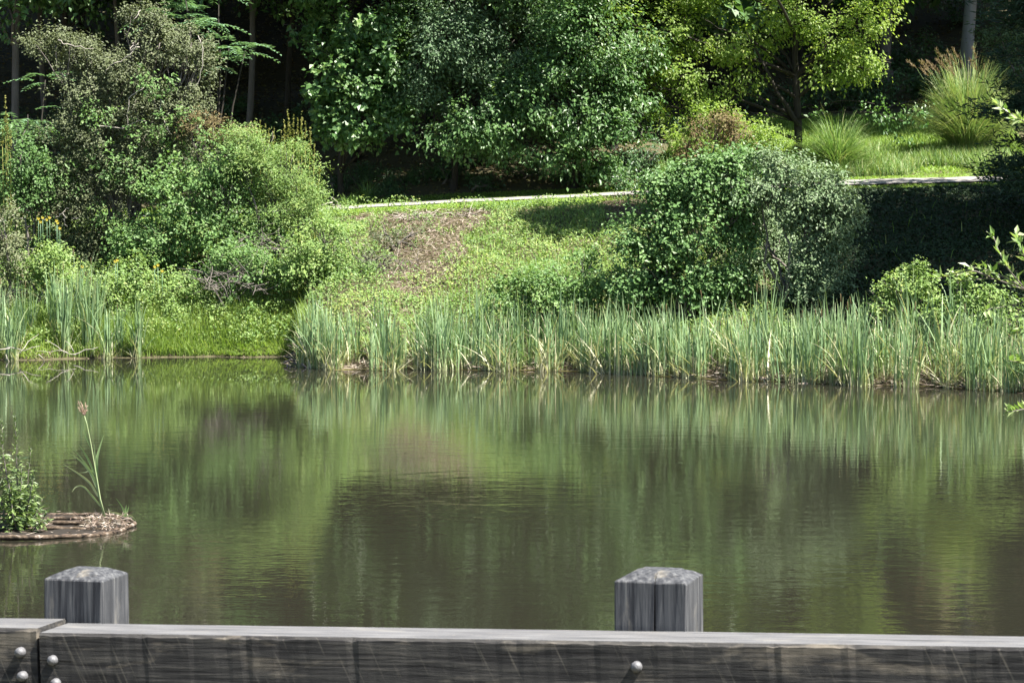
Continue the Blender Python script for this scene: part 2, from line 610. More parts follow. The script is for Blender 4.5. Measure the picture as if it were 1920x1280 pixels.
D0 = 7.9
fl, fr = at(0, 1185, 8.34), at(1920, 1213, 7.50)      # front top edge of the beam
slope = (fr[2] - fl[2]) / np.linalg.norm((fr - fl)[:2])
P0 = np.array([fl[0], fl[1], fl[2]])
DEP, HB = .20, .27


def rail_pt(s, back=0.0, down=0.0):
    return P0 + RD * s + RB * back + np.array([0, 0, slope * s - down])


def s_at(px, back):
    lo, hi = -2.0, 6.0
    for _ in range(50):
        mid = (lo + hi) / 2
        p = rail_pt(mid, back)
        if CX + F * p[0] / p[1] < px:
            lo = mid
        else:
            hi = mid
    return lo


guard = thing('timber_guardrail', rail_pt(1.5, .1, .8), 'weathered grey timber guardrail with two square posts in the foreground', 'guardrail')


def beam(s0, s1, seed, lift=0.0, fwd=0.0):
    """a rough sawn beam from s0 to s1, edges slightly worn"""
    r = np.random.default_rng(seed)
    n = int((s1 - s0) / .02) + 2
    ss = np.linspace(0, s1 - s0, n)
    ch = .007
    prof = np.array([[0, -HB], [0, -ch], [ch, 0], [DEP * .33, .0], [DEP * .66, .0], [DEP - ch, 0], [DEP, -ch], [DEP, -HB]])
    P = np.zeros((n, len(prof), 3))
    P[..., 0] = ss[:, None]
    P[..., 1] = prof[:, 0] + fwd
    P[..., 2] = prof[:, 1] + lift
    wav = noise2(ss * 9, ss * 0, seed, 1.0) * .0022 + r.normal(0, .0011, n)
    P[:, 1, 1] += np.abs(wav)
    P[:, 2, 1] += np.abs(wav) * 1.6
    P[:, 1, 2] -= np.abs(wav) * 1.6
    P[:, 3:5, 2] += (noise2(ss * 6, ss * 0, seed + 1) * .0012)[:, None]
    g = Geo()
    g.grid(P[:, ::-1])
    g.S[-1][:] = False
    g.Mi[-1].reshape(n - 1, 7)[:, 2:5] = 1
    for e in (P[0], P[-1]):                              # end grain
        for k in range(3):
            g.quads(np.array([[e[k], e[k + 1], e[6 - k], e[7 - k]]]))
    o = g.build('rail_beam', [M['rail'], M['railtop']])
    o.parent = guard
    base = rail_pt(s0)
    o.matrix_parent_inverse = Matrix.Translation(-guard.location)
    o.location = Vector(base)
    o.rotation_euler = (0, -math.atan(slope), -TH)
    return o


seam = s_at(64, 0)
bl_ = beam(-2.2, seam - .006, 3, lift=.012, fwd=.004)
br_ = beam(seam + .004, 4.6, 4)


def bolt(px, py, parent, rad=.0145):
    s = s_at(px, 0)
    p0 = rail_pt(s)
    p = at(px, py, p0[1])
    a = np.linspace(0, math.pi / 2, 6)
    ph = np.linspace(0, 2 * math.pi, 16, endpoint=False)
    P = np.zeros((7, 16, 3))
    for i, t_ in enumerate(a):
        q = rad * math.cos(t_)
        P[i + 1] = np.stack([q * np.cos(ph), 0 * ph - rad * .85 * math.sin(t_) - .006, q * np.sin(ph)], 1)
    P[0] = np.stack([rad * np.cos(ph), 0 * ph + .02, rad * np.sin(ph)], 1)
    g = Geo()
    g.grid(P, close=True)
    o = g.build('bolt', M['bolt'])
    o.parent = parent
    mw = Matrix.Translation(Vector((p[0], p[1], p[2]))) @ Matrix.Rotation(-TH, 4, 'Z')
    pw = Matrix.Translation(guard.location) @ Matrix.Translation(-guard.location) @ Matrix.LocRotScale(parent.location, parent.rotation_euler, None)
    o.matrix_parent_inverse = pw.inverted()
    o.matrix_basis = mw
    return o


bolt(38, 1222, bl_)
bolt(42, 1267, bl_)
bolt(99, 1237, br_)
bolt(105, 1280, br_)
bolt(1194, 1249, br_, .0155)


def post(px_edge, py_top, w, seed, crack=None):
    """square post with chamfered top; px_edge = pixel of its front right corner"""
    s = s_at(px_edge, DEP + .004)
    c = rail_pt(s - w / 2, DEP + .004 + w / 2)
    zt = at(px_edge, py_top, c[1] - w / 2)[2]
    g = Geo()
    r = np.random.default_rng(seed)
    ch, chz = w * .21, w * .105
    z0 = -(zt - terrain(c[0], c[1])) - .3
    n = 10

    def ring(hw, z, cut):
        k = hw - cut
        cr = [] if crack is None else [[crack * hw - .002 * min(1, hw / .03), -hw, z], [crack * hw, -hw + min(.025, hw * .3), z], [crack * hw + .0018 * min(1, hw / .03), -hw, z]]
        return np.array([[-k, -hw, z]] + cr + [[k, -hw, z], [hw, -k, z], [hw, k, z], [k, hw, z], [-k, hw, z], [-hw, k, z], [-hw, -k, z]])
    rows = [ring(w / 2, z, .006) for z in np.linspace(z0, -chz - .004, n)]
    rows += [ring(w / 2 - .002, -chz, .006), ring(w / 2 - ch * .5, -chz * .52, .006), ring(w / 2 - ch, -.003, .006), ring(w / 2 - ch - .006, 0, .005), ring(.012, .002, .004), ring(.001, .002, .0004)]
    P = np.array(rows)
    P[:-3] += r.normal(0, .0007, P[:-3].shape)
    g.grid(P, close=True)
    g.S[-1][:] = False
    o = g.build('post', M['post'])
    o.parent = guard
    o.matrix_parent_inverse = Matrix.Translation(-guard.location)
    o.location = Vector((c[0], c[1], zt))
    o.rotation_euler = (0, 0, -TH)
    return o


tag(post(187, 1074, .191, 1), 'guardrail post beside the beam joint with four bolts')
tag(post(1290, 1077, .208, 2, .12), 'guardrail post split by a dark crack')


# ------------------------------------------------------------------ vegetation builders
def lobes_px(spec, D, depth=.8):
    """(px, py, rx, ry[, dD]) in photo pixels at distance D -> ellipsoids"""
    out = []
    for l in spec:
        d = D + (l[4] if len(l) > 4 else 0)
        c = at(l[0], l[1], d)
        k = d / F
        out.append((c, (l[2] * k, max(l[2], l[3]) * k * depth, l[3] * k)))
    return out


def shrub(name, cat, label, spec, D, mat, leaf, n_spray, per, base_px, seed, spray=.3, aspect=.6, droop=.3, twig='greytwig', r0=.05, bare=0, depth=.8, group=None, bump=.25, tshift=0, shell=.6, gap=-.62, baremat='paletwig'):
    rng = np.random.default_rng(seed)
    lobes = lobes_px(spec, D, depth)
    for c, r in list(lobes):                                  # smaller side growths break the outline
        for _ in range(2):
            o = rand_dir(1, rng)[0] * [1, .7, 1]
            o[2] = abs(o[2]) * .8 + .1 if rng.random() < .7 else o[2]
            lobes.append((np.asarray(c) + o * np.asarray(r) * .95, tuple(np.asarray(r) * rng.uniform(.28, .5) * [1, 1, rng.uniform(.8, 1.3)])))
    main = len(spec)
    bx = at(base_px, 500, D)[0]
    base = np.array([bx, D, terrain(bx, D) - .05])
    th = thing(name, base, label, cat, group)
    g = Geo()
    for c, r in lobes[:main]:
        m = (np.asarray(c) * .45 + base * .55) + rng.normal(size=3) * .15
        P = limb(g, base + rng.normal(size=3) * [.12, .12, 0], m, r0, r0 * .6, rng, .15)
        limb(g, P[-1], c, r0 * .6, r0 * .3, rng, .2)
        for k in range(5):
            e = np.asarray(c) + rand_dir(1, rng)[0] * np.asarray(r) * .85
            limb(g, np.asarray(c) * .6 + m * .4, e, r0 * .3, .006, rng, .25, sides=4)
    g.build('branches', M[twig], th)
    g = Geo()
    crown(g, lobes, rng, n_spray, per, leaf, spray, aspect, droop, shell, 0, tshift, bump, minz=base[2] + .02, gap=gap)
    g.build('foliage', M[mat], th)
    return th


def tree(name, label, base_px, D, H, r, lobes, mat, leaf, n_spray, per, seed, cat='tree', spray=.5, aspect=.6, droop=.4, bark='bark', lean=(0, 0), group=None, bump=.25, tshift=0, shell=.45, limbs=True, rx=None, gap=-.3):
    rng = np.random.default_rng(seed)
    bx = at(base_px, 300, D)[0] if rx is None else rx
    base = np.array([bx, D, terrain(bx, D) - .15])
    th = thing(name, base, label, cat, group)
    g = Geo()
    top = base + np.array([lean[0], lean[1], H])
    TP = limb(g, base, top, r, r * .25, rng, .05, 12, 8)
    ang = np.linspace(0, 2 * math.pi, 8, endpoint=False)
    fl_ = np.stack([np.stack([base[0] + q * np.cos(ang), base[1] + q * np.sin(ang), base[2] + 0 * ang + z], 1) for q, z in ((r * 1.7, 0), (r * 1.25, .15), (r * 1.02, .45))])
    g.grid(fl_, close=True)
    if limbs:
        for c, rr in lobes:
            c = np.asarray(c, float)
            k = np.clip((c[2] - base[2]) / H * .8 - .05, .12, .95)
            a = TP[int(k * (len(TP) - 1))]
            P = limb(g, a, c, r * .42, r * .12, rng, .12, sag=.06)
            for q in range(4):
                e = c + rand_dir(1, rng)[0] * np.asarray(rr) * .8
                limb(g, P[-2], e, r * .12, .01, rng, .2, sides=4)
    g.build('trunk', M[bark], th)
    if lobes:
        g = Geo()
        crown(g, lobes, rng, n_spray, per, leaf, spray, aspect, droop, shell, 0, tshift, bump, gap=gap)
        g.build('crown', M[mat], th)
    return th


# ---- forest behind the path
def high_lobes(x, y, z0, z1, rad, n, rng):
    out = []
    for i in range(n):
        z = rng.uniform(z0, z1)
        a = rng.uniform(0, 6.28)
        q = rng.uniform(.2, .9) * rad
        out.append(((x + q * math.cos(a), y + q * math.sin(a), z), (rad * rng.uniform(.4, .6), rad * rng.uniform(.4, .6), rad * rng.uniform(.28, .42))))
    return out


rf = np.random.default_rng(77)
FOREST = 'woodland trees behind the path'
for i, (px, D, r) in enumerate([(22, 86, .13), (80, 92, .10), (218, 89, .08), (466, 88, .11), (590, 97, .12), (-70, 90, .2), (330, 96, .1), (770, 98, .14), (905, 100, .12), (1120, 99, .15), (1290, 101, .16),
                                (1660, 97, .22), (1812, 94, .23), (1900, 101, .16), (2030, 96, .25), (1420, 104, .18), (150, 103, .13), (690, 106, .16), (1010, 108, .2), (1560, 108, .2), (-160, 98, .2), (2150, 88, .25), (420, 110, .2), (830, 116, .2), (1200, 118, .2), (1730, 114, .2), (20, 112, .2), (-260, 88, .22), (640, 91, .1), (740, 92, .1), (840, 91, .11), (940, 92.5, .1), (1040, 91.5, .12), (1140, 92, .1), (1220, 92, .12), (-20, 94, .14), (380, 93, .1), (1500, 99, .16), (1340, 97, .14), (665, 86.6, .12), (790, 87, .12), (915, 86.4, .12), (1030, 87, .12), (1150, 86.6, .12), (540, 89.5, .1), (330, 90, .1), (120, 89, .1)]):
    bx = at(px, 300, D)[0]
    zb = float(terrain(bx, D))
    H = rf.uniform(13, 18)
    lb = high_lobes(bx, D, zb + (4.5 if 600 < px < 1250 and D > 90 else 6.5), zb + H + 1, 5.2, 11, rf)
    if D > 95:
        lb += high_lobes(bx, D, zb + 3.0, zb + 7, 3.4, 3, rf)
    vis = {22: 'slim pale trunk at the left edge of the woodland behind the grey shrub', 80: 'thin dark trunk rising behind the top of the grey shrub', 218: 'thin trunk right behind the peak of the grey shrub',
           466: 'straight grey trunk standing between the grey shrub and the dark woods', 1812: 'thick pale grey trunk behind the plumed ornamental grass', 1660: 'dim broad trunk in the shade left of the thick pale trunk'}
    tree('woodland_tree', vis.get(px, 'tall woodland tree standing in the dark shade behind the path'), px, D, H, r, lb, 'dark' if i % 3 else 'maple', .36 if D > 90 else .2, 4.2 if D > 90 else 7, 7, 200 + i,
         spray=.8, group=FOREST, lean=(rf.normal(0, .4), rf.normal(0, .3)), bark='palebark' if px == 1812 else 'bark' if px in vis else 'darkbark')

# front row whose leaves hang down to the path
tree('broadleaf_tree', 'broad leaved tree with bright drooping leaf clusters at the dark edge of the woods', 640, 83.2, 9, .09,
     lobes_px([(650, 110, 70, 45), (700, 170, 80, 50), (620, 175, 50, 40), (740, 110, 60, 40), (660, 240, 60, 30), (745, 225, 50, 35), (690, 40, 60, 30), (560, 40, 40, 25, 1), (780, 60, 60, 60, 1.2), (770, 170, 60, 50, 1.2), (640, 60, 70, 50, 1.2), (700, 120, 80, 60, 1), (690, 215, 60, 35), (600, -60, 90, 60), (720, -80, 90, 70)], 81.9), 'maple', .155, 9, 12, 31, spray=.35, aspect=.75, bark='darkbark')
tree('feathery_tree', 'fine leaved grey green tree in the middle of the woodland edge', 850, 82.8, 11, .1,
     lobes_px([(850, 60, 75, 45), (800, 120, 50, 40), (900, 110, 60, 45), (860, 85, 90, 50), (965, 75, 60, 50), (1010, 60, 60, 60, .8), (960, 140, 60, 50, .8), (880, 180, 70, 40, .8), (790, 165, 45, 30), (1000, 170, 60, 40), (930, 180, 50, 35), (840, -40, 110, 60), (960, -60, 100, 60)], 81.7), 'locust', .10, 13, 16, 32, spray=.42, aspect=.5, bark='darkbark')
tree('walnut_tree', 'dark green tree with hanging branches over the middle of the path', 1080, 82.4, 11, .11,
     lobes_px([(1080, 40, 90, 45), (1060, 140, 70, 45), (1130, 150, 60, 60), (1100, 220, 75, 50), (1010, 250, 70, 45), (1160, 260, 45, 50), (920, 260, 60, 40), (850, 250, 60, 45), (1130, 310, 50, 30), (1060, 290, 60, 30), (1000, 200, 80, 50), (900, 220, 70, 50), (1100, 90, 90, 60), (1150, 340, 35, 20), (1050, -60, 130, 70), (1190, 100, 60, 70, .8), (1180, 200, 50, 60, .6), (960, 120, 70, 60, .8)], 81.3), 'maple', .13, 11, 12, 33, spray=.4, aspect=.5, droop=.6, bark='darkbark')
# yellowing maple on the lawn
ma = tree('yellowing_maple', 'yellow green tree with forked dark trunk on the sunny lawn', 1497, 83.6, 7.2, .13,
          lobes_px([(1250, 60, 85, 60), (1350, 50, 80, 60), (1220, 160, 70, 50), (1300, 150, 75, 50), (1390, 125, 45, 40), (1490, 30, 60, 40), (1570, 70, 75, 60), (1620, 50, 60, 50), (1560, 125, 55, 35), (1600, 120, 50, 35), (1640, 105, 45, 35), (1250, 200, 45, 25), (1430, 60, 40, 40, .8),
                    (1300, -70, 120, 70), (1480, -80, 140, 80), (1640, -50, 90, 60), (1160, 60, 60, 50, -1), (1480, -180, 120, 60)], 83), 'yellow', .105, 11, 14, 34, gap=.16, spray=.38, aspect=.6, droop=.6, bark='darkbark', lean=(-.15, 0))
g = Geo()
r_ = np.random.default_rng(5)
a0 = at(1497, 235, 83.5)
p1 = limb(g, a0, at(1455, 170, 83.2), .075, .06, r_, .06)
limb(g, p1[-1], at(1400, 60, 83), .06, .02, r_, .1)
for (bx_, by_) in ((1700, 230), (1640, 195)):
    p2 = limb(g, at(1500, 220, 83.5), at(bx_, by_, 82.8), .03, .012, r_, .08, sag=.1)
limb(g, at(1490, 225, 83.5), at(1385, 205, 83), .02, .008, r_, .1)
g.build('forked_limb', M['darkbark'], ma)
g = Geo()
crown(g, lobes_px([(1620, 215, 60, 22), (1690, 240, 40, 20), (1670, 200, 45, 18), (1560, 215, 40, 14), (1730, 215, 30, 18)], 82.6), r_, 4.5, 7, .12, .3, droop=.8, gap=0)
g.build('low_branch_foliage', M['maple'], ma)  # darker leaf green than the crown, shade put into the colour
g = Geo()
p3 = limb(g, at(1490, 60, 83.4), at(1400, -110, 74.5), .06, .02, r_, .05)
g.build('added_shade_limb', M['darkbark'], ma)  # unseen limb added to carry the leaves that shade the bank
g = Geo()
crown(g, lobes_px([(1360, -115, 75, 60), (1420, -125, 70, 60), (1310, -125, 50, 40), (1390, -135, 90, 60, -1.2), (1460, -130, 50, 50, -.6)], 74.3), r_, 16, 12, .14, .35, droop=.5, gap=-.9)
g.build('added_shade_foliage', M['yellow'], ma)  # out-of-view leaves added to cast a shadow on the bank

# compound leaved saplings behind the grey shrub
def frond(g, p, d, L, rng, leaf, tint):
    n = 9
    t = np.linspace(.15, 1, n)
    P = p + d * (t * L)[:, None] + np.array([0, 0, -1.]) * (t ** 2 * L * .35)[:, None]
    sd = unit(np.cross(d, [0, 0, 1.]))
    for s in (1, -1):
        dd = sd * s + d * .45 + np.array([0, 0, -.25])
        q = leaf_quads(P, np.broadcast_to(dd, P.shape) + rng.normal(size=P.shape) * .1, np.broadcast_to(np.array([0, 0, 1.]), P.shape), leaf * (1.1 - .5 * t), leaf * .3 * (1.1 - .4 * t), rng)
        g.quads(q, tint)


def compound_tree(name, label, base_px, D, tips, seed, cat='tree'):
    rng = np.random.default_rng(seed)
    bx = at(base_px, 300, D)[0]
    base = np.array([bx, D, terrain(bx, D)])
    th = thing(name, base, label, cat)
    gb, gl = Geo(), Geo()
    for (px, py, n) in tips:
        p = at(px, py, D + rng.uniform(-.5, .5))
        limb(gb, base, p, .05, .015, rng, .06)
        for k in range(n):
            a = rng.uniform(0, 6.28)
            d = unit(np.array([math.cos(a), math.sin(a) * .7, rng.uniform(-.1, .5)]))
            frond(gl, p + rng.normal(size=3) * .12, d, rng.uniform(.7, 1.05), rng, .26, np.clip(rng.normal(.5, .2), 0, 1))
    gb.build('trunk', M['darkbark'], th)
    gl.build('crown', M['sumac'], th)


M['sumac'] = leaf_mat('leaf sumac', [(.07, .14, .08), (.11, .2, .12), (.16, .26, .17)], .25, .35, .6)
compound_tree('sumac_tree', 'sumac with long feather shaped leaves behind the top of the grey shrub', 400, 79.5,
              [(360, 20, 14), (390, 50, 12), (330, 40, 10), (430, 85, 12), (460, 95, 8), (405, 110, 8), (300, 20, 8), (345, -20, 10), (410, -10, 8)], 41)
compound_tree('sumac_sapling', 'small sumac showing pale feather leaves left of the grey shrub', 60, 78.5, [(85, 150, 6), (70, 235, 8), (30, 240, 6), (52, 215, 5)], 42, 'sapling')

# ---- shrubs on the left bank
shrub('grey_shrub', 'shrub', 'tall grey green shrub with pale bare branches on the left bank',
      [(105, 85, 60, 28), (160, 105, 60, 30), (205, 130, 60, 40), (300, 80, 60, 40), (260, 40, 40, 24), (290, 25, 28, 20), (360, 80, 30, 35), (340, 140, 60, 50), (250, 150, 75, 50), (170, 175, 80, 50), (290, 215, 90, 60), (170, 240, 90, 60), (120, 290, 70, 60), (230, 300, 100, 70), (310, 290, 80, 60), (130, 370, 80, 70), (210, 390, 90, 80), (160, 450, 80, 55), (375, 110, 25, 40), (360, 190, 40, 40)],
      75.8, 'grey_shrub', .075, 14, 15, 225, 51, .26, .5, .15, 'greytwig', .06)
r_ = np.random.default_rng(6)
gs = [o for o in bpy.data.objects if o.name == 'grey_shrub'][0]
for pts in ([(260, 85), (232, 112), (205, 125), (196, 140)], [(270, 165), (245, 180), (240, 205), (238, 235)], [(110, 75), (130, 85), (175, 92)], [(262, 20), (250, 45)], [(372, 65), (380, 95), (378, 135), (365, 165)], [(250, 80), (243, 98), (258, 80)],
            [(325, 300), (312, 310), (298, 315)], [(128, 390), (112, 402), (105, 408)], [(118, 400), (125, 425)], [(180, 235), (230, 240), (275, 225)], [(320, 250), (300, 210), (300, 180)]):
    P = np.array([at(x, y, 74.9) for x, y in pts])
    q = np.linspace(0, len(P) - 1, len(P) * 4)
    P = np.stack([np.interp(q, np.arange(len(P)), P[:, k]) for k in range(3)], 1) + r_.normal(size=(len(q), 3)) * .02
    g = Geo()
    g.tube(P, np.linspace(.015, .006, len(P)), 5)
    g.build('bare_branch', M['paletwig'], gs)
g = Geo()
crown(g, lobes_px([(330, 245, 40, 40), (250, 330, 50, 40), (150, 310, 35, 40), (290, 150, 40, 30), (200, 300, 30, 40), (350, 300, 40, 40), (180, 210, 30, 25), (110, 330, 40, 40), (270, 260, 40, 30), (220, 390, 50, 40), (90, 270, 30, 30)], 74.9), r_, 9, 9, .09, .25, gap=-.3)
tag(g.build('climbing_vine', M['vine'], gs), 'brighter green vine climbing through the grey shrub')

shrub('vine_mound', 'shrub', 'light green vine covered mound to the right of the grey shrub',
      [(400, 300, 70, 50), (430, 370, 80, 60), (340, 370, 80, 60), (390, 440, 100, 55), (300, 440, 80, 55), (470, 450, 80, 45), (260, 470, 70, 40)],
      74.4, 'vine', .09, 12, 12, 430, 52, .28, .65, .3, bump=.3)
shrub('feathery_weed_mound', 'bush', 'tall feathery yellow green weeds between the vine mound and the path end',
      [(460, 285, 70, 40), (510, 320, 70, 50), (555, 350, 45, 50), (520, 390, 70, 55), (570, 410, 35, 45), (450, 340, 50, 40), (590, 380, 22, 35), (490, 260, 35, 22), (550, 290, 35, 30)],
      74.2, 'weed', .085, 22, 12, 520, 58, .3, .26, -.15, bump=.4, tshift=.1, gap=-.35)
shrub('rust_tipped_bush', 'bush', 'bush of rusty pink fading twigs on top of the vine mound', [(400, 240, 55, 22), (370, 235, 35, 25), (450, 250, 40, 16)], 75.0, 'brown', .06, 22, 10, 400, 53, .22, .5, .1)
shrub('dark_bush', 'bush', 'dark leafy bush at the left edge below the slim trunk', [(40, 290, 50, 55), (20, 360, 50, 70), (75, 330, 45, 60), (60, 400, 60, 50)], 75.2, 'vine', .09, 11, 10, 45, 54, .3, tshift=-.3)
shrub('yellow_green_bush', 'bush', 'small yellow green bush low at the left under the grey shrub', [(80, 490, 45, 35), (105, 520, 50, 35), (50, 520, 40, 30)], 72.4, 'weed', .08, 15, 12, 85, 55, .24, tshift=.15)
shrub('faded_bush', 'bush', 'half dry brownish bush at the left edge above the cattails', [(15, 480, 40, 50), (30, 540, 40, 35), (5, 420, 30, 40)], 72.2, 'grey_shrub', .07, 15, 12, 20, 56, .24, tshift=.3)
for i, (sp, D, bp_, lab, mt) in enumerate([
    ([(300, 540, 80, 40), (240, 520, 60, 35), (350, 560, 60, 30)], 72.9, 300, 'low weedy bush behind the small lone cattail by the water', 'weed'),
    ([(450, 500, 80, 40), (520, 520, 80, 45), (470, 560, 70, 32)], 73.0, 480, 'rounded green bush above the bright shore grass', 'vine'),
    ([(590, 470, 60, 45), (605, 435, 45, 30), (560, 500, 60, 45), (610, 545, 60, 40), (570, 570, 50, 35), (635, 500, 40, 30)], 72.6, 600, 'loose pale green bush on the slope left of the dead brush', 'weed'),
    ([(380, 590, 50, 18), (420, 600, 60, 18), (330, 600, 50, 18), (470, 600, 45, 16), (300, 610, 40, 16), (520, 590, 40, 20)], 72.3, 400, 'low dappled weeds right behind the bright shore grass', 'weed'),
    ([(200, 560, 40, 40), (230, 580, 40, 25)], 72.2, 210, 'tall weed between the two tallest left cattails', 'weed'),
]):
    shrub('leafy_weed_bush', 'bush', lab, sp, D, mt, .075, 15, 13, bp_, 60 + i, .24, tshift=.1, bump=.35)

# upright spike weeds (pigweed) on the mound
def spike_plant(name, label, D, tops, base_px, seed, mat='spike', leafm='weed', hw=.045):
    rng = np.random.default_rng(seed)
    bx = at(base_px, 400, D)[0]
    base = np.array([bx, D, terrain(bx, D)])
    th = thing(name, base, label, 'plant')
    for (px, py, Lp) in tops:
        g, gl = Geo(), Geo()
        tp = at(px, py, D)
        foot = np.array([tp[0] * .7 + bx * .3, D, base[2]])
        L = Lp * D / F
        bt = tp + (foot - tp) * min(1, L / max(tp[2] - foot[2], .1))
        g.tube(np.array([foot, (foot + bt) / 2, bt]), [.012, .01, .008], 4)
        n = int(60 * L)
        tt = rng.random(n)[:, None]
        P = bt + (tp - bt) * tt
        d = rand_dir(n, rng) + np.array([0, 0, 1.0])
        g.quads(leaf_quads(P, d, rand_dir(n, rng), np.full(n, .09) * (1.1 - .7 * tt[:, 0]), np.full(n, hw), rng), rng.random(n))
        m = 26
        tt = rng.random(m)[:, None]
        P = bt + (foot - bt) * tt * .7
        d = rand_dir(m, rng) + np.array([0, 0, -.1])
        gl.quads(leaf_quads(P, d, rand_dir(m, rng) + np.array([0, 0, 1.]), rng.uniform(.08, .15, m), rng.uniform(.04, .07, m), rng), rng.random(m))
        g.build('seed_spike', M[mat], th)
        gl.build('stem_leaves', M[leafm], th)


spike_plant('spike_weed', 'yellow seed spiked weed group on the left of two on the vine mound', 74.9, [(468, 232, 40), (478, 228, 45), (488, 226, 48), (497, 230, 45), (505, 236, 40), (459, 240, 30), (514, 240, 35), (492, 245, 40), (482, 240, 40)], 490, 71)
spike_plant('spike_weed', 'taller yellow seed spiked weed group at the right end of the vine mound', 74.9, [(540, 205, 60), (550, 215, 60), (558, 222, 55), (566, 208, 60), (573, 225, 50), (533, 225, 45), (582, 240, 45), (545, 240, 50), (560, 245, 55), (590, 270, 40), (600, 300, 35), (527, 245, 35), (575, 330, 30), (595, 345, 30)], 560, 72)
spike_plant('spike_weed', 'single tall yellow spiked weed at the left edge', 74.6, [(10, 180, 70), (14, 215, 50), (20, 245, 40), (4, 240, 35)], 14, 73)
# yellow flowers
def flowers(name, label, D, pts, seed):
    rng = np.random.default_rng(seed)
    c = at(*pts[0], D)
    base = np.array([c[0], D, terrain(c[0], D)])
    th = thing(name, base, label, 'flower')
    for px, py in pts:
        g, gs_ = Geo(), Geo()
        p = at(px, py, D)
        gs_.tube(np.array([[p[0], p[1], max(base[2], p[2] - .8)], p]), [.008, .006], 4)
        a = np.linspace(0, 6.28, 8)[:-1]
        d = np.stack([np.cos(a), -np.abs(np.sin(a)) * .3, np.sin(a)], 1)
        g.quads(leaf_quads(np.broadcast_to(p, d.shape), d, np.broadcast_to(np.array([0, -1., .4]), d.shape), np.full(7, .045), np.full(7, .032), rng), rng.random(7))
        gs_.build('stem', M['sumac'], th)
        g.build('flower_head', M['flower'], th)


flowers('yellow_flowers', 'yellow flowers on the dark bush at the left edge', 74.2, [(72, 410), (80, 408), (88, 412), (93, 408), (106, 414), (108, 418), (112, 428), (76, 416)], 81)
flowers('yellow_flowers', 'few yellow flowers low between the weeds left of centre', 72.0, [(216, 490), (220, 488), (290, 500), (296, 497), (304, 508), (154, 500)], 82)

# ---- shrubs on the right bank
shrub('vine_covered_bush', 'bush', 'large glossy vine covered bush in the sun right of centre',
      [(1250, 380, 70, 50), (1330, 350, 90, 50), (1230, 440, 75, 55), (1310, 430, 90, 60), (1220, 510, 85, 60), (1290, 520, 80, 60), (1340, 540, 55, 45), (1385, 335, 60, 38), (1300, 330, 50, 26), (1190, 550, 55, 40), (1380, 390, 50, 40)],
      67.2, 'glossy', .095, 18, 13, 1290, 91, .27, .7, .3, bump=.36, depth=.7, tshift=.16)
shrub('dense_shrub', 'shrub', 'dense grey green shrub with a shady hollow right of the vine covered bush',
      [(1450, 345, 80, 45), (1520, 365, 75, 45), (1560, 415, 52, 45), (1520, 430, 50, 50), (1540, 485, 50, 50), (1510, 520, 35, 55), (1505, 560, 45, 35), (1570, 375, 45, 30), (1440, 318, 50, 28), (1555, 530, 40, 40),
       (1430, 450, 70, 80, 2.6), (1450, 540, 70, 50, 2.6), (1400, 400, 50, 45, 1.5)],
      67.0, 'glauc', .08, 24, 14, 1480, 92, .27, .55, .3, bump=.38, depth=.8, gap=-.8, tshift=.14)
shrub('upper_vine_bush', 'bush', 'leafy bush behind the vine covered bush beside the maple trunk', [(1400, 300, 45, 26), (1345, 322, 40, 22), (1455, 320, 40, 22), (1510, 342, 36, 22)], 72.5, 'glossy', .1, 12, 11, 1430, 93, .27, .7)
shrub('low_bush', 'bush', 'low light green bush left of the vine covered bush behind the cattails', [(1060, 520, 70, 40), (1000, 545, 60, 35), (1110, 545, 55, 40), (1040, 565, 80, 35), (950, 560, 50, 25), (1110, 490, 40, 25)], 67.6, 'vine', .085, 15, 12, 1050, 94, .26, tshift=.1)
shrub('small_bush', 'bush', 'small yellow green bush with brown tips in front of the shaded bank', [(1650, 560, 40, 25), (1690, 535, 45, 28), (1730, 560, 35, 30), (1690, 575, 60, 28), (1715, 515, 25, 18)], 63.4, 'weed', .07, 20, 13, 1690, 95, .2, tshift=.1)
shrub('green_thicket', 'bush', 'leafy thicket behind the cattails near the right edge', [(1790, 590, 50, 40), (1840, 610, 50, 40), (1890, 600, 50, 45), (1800, 545, 35, 30), (1850, 560, 35, 25)], 62.6, 'weed', .08, 15, 12, 1830, 96, .24)
shrub('brown_topped_bush', 'bush', 'bush with reddish brown dry leaves on the lawn edge above the vine covered bush', [(1310, 270, 30, 30), (1380, 250, 50, 25), (1350, 235, 50, 20), (1300, 300, 30, 30)], 78.4, 'brown', .08, 12, 10, 1340, 97, .24)
shrub('lawn_bush', 'bush', 'yellow green bush under the left side of the maple crown', [(1340, 220, 60, 30), (1400, 250, 60, 25), (1280, 260, 40, 30), (1440, 270, 40, 22), (1360, 270, 50, 22)], 82.0, 'yellow', .09, 11, 10, 1350, 98, .26, tshift=-.1)
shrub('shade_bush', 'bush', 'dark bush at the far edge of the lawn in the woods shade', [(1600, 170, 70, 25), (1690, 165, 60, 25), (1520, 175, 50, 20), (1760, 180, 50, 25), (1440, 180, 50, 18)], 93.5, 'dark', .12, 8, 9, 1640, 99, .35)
shrub('trunk_foot_bush', 'bush', 'pale leafed bush right of the thick pale trunk', [(1880, 80, 45, 25), (1900, 130, 40, 30)], 92, 'locust', .09, 12, 10, 1890, 100, .3, tshift=.2)
shrub('path_edge_shrub', 'bush', 'twiggy shrub at the path just left of the vine covered bush', [(1200, 310, 30, 30), (1190, 350, 40, 25), (1215, 280, 30, 30)], 78.2, 'dark', .08, 14, 9, 1200, 101, .25, tshift=.2)
shrub('dead_twig_shrub', 'bush', 'dark half dead twig shrub on the upper left part of the mulch slope', [(745, 448, 40, 20), (720, 435, 30, 16), (775, 435, 25, 14)], 74.2, 'grey_shrub', .06, 22, 8, 740, 102, .22, tshift=-.15)
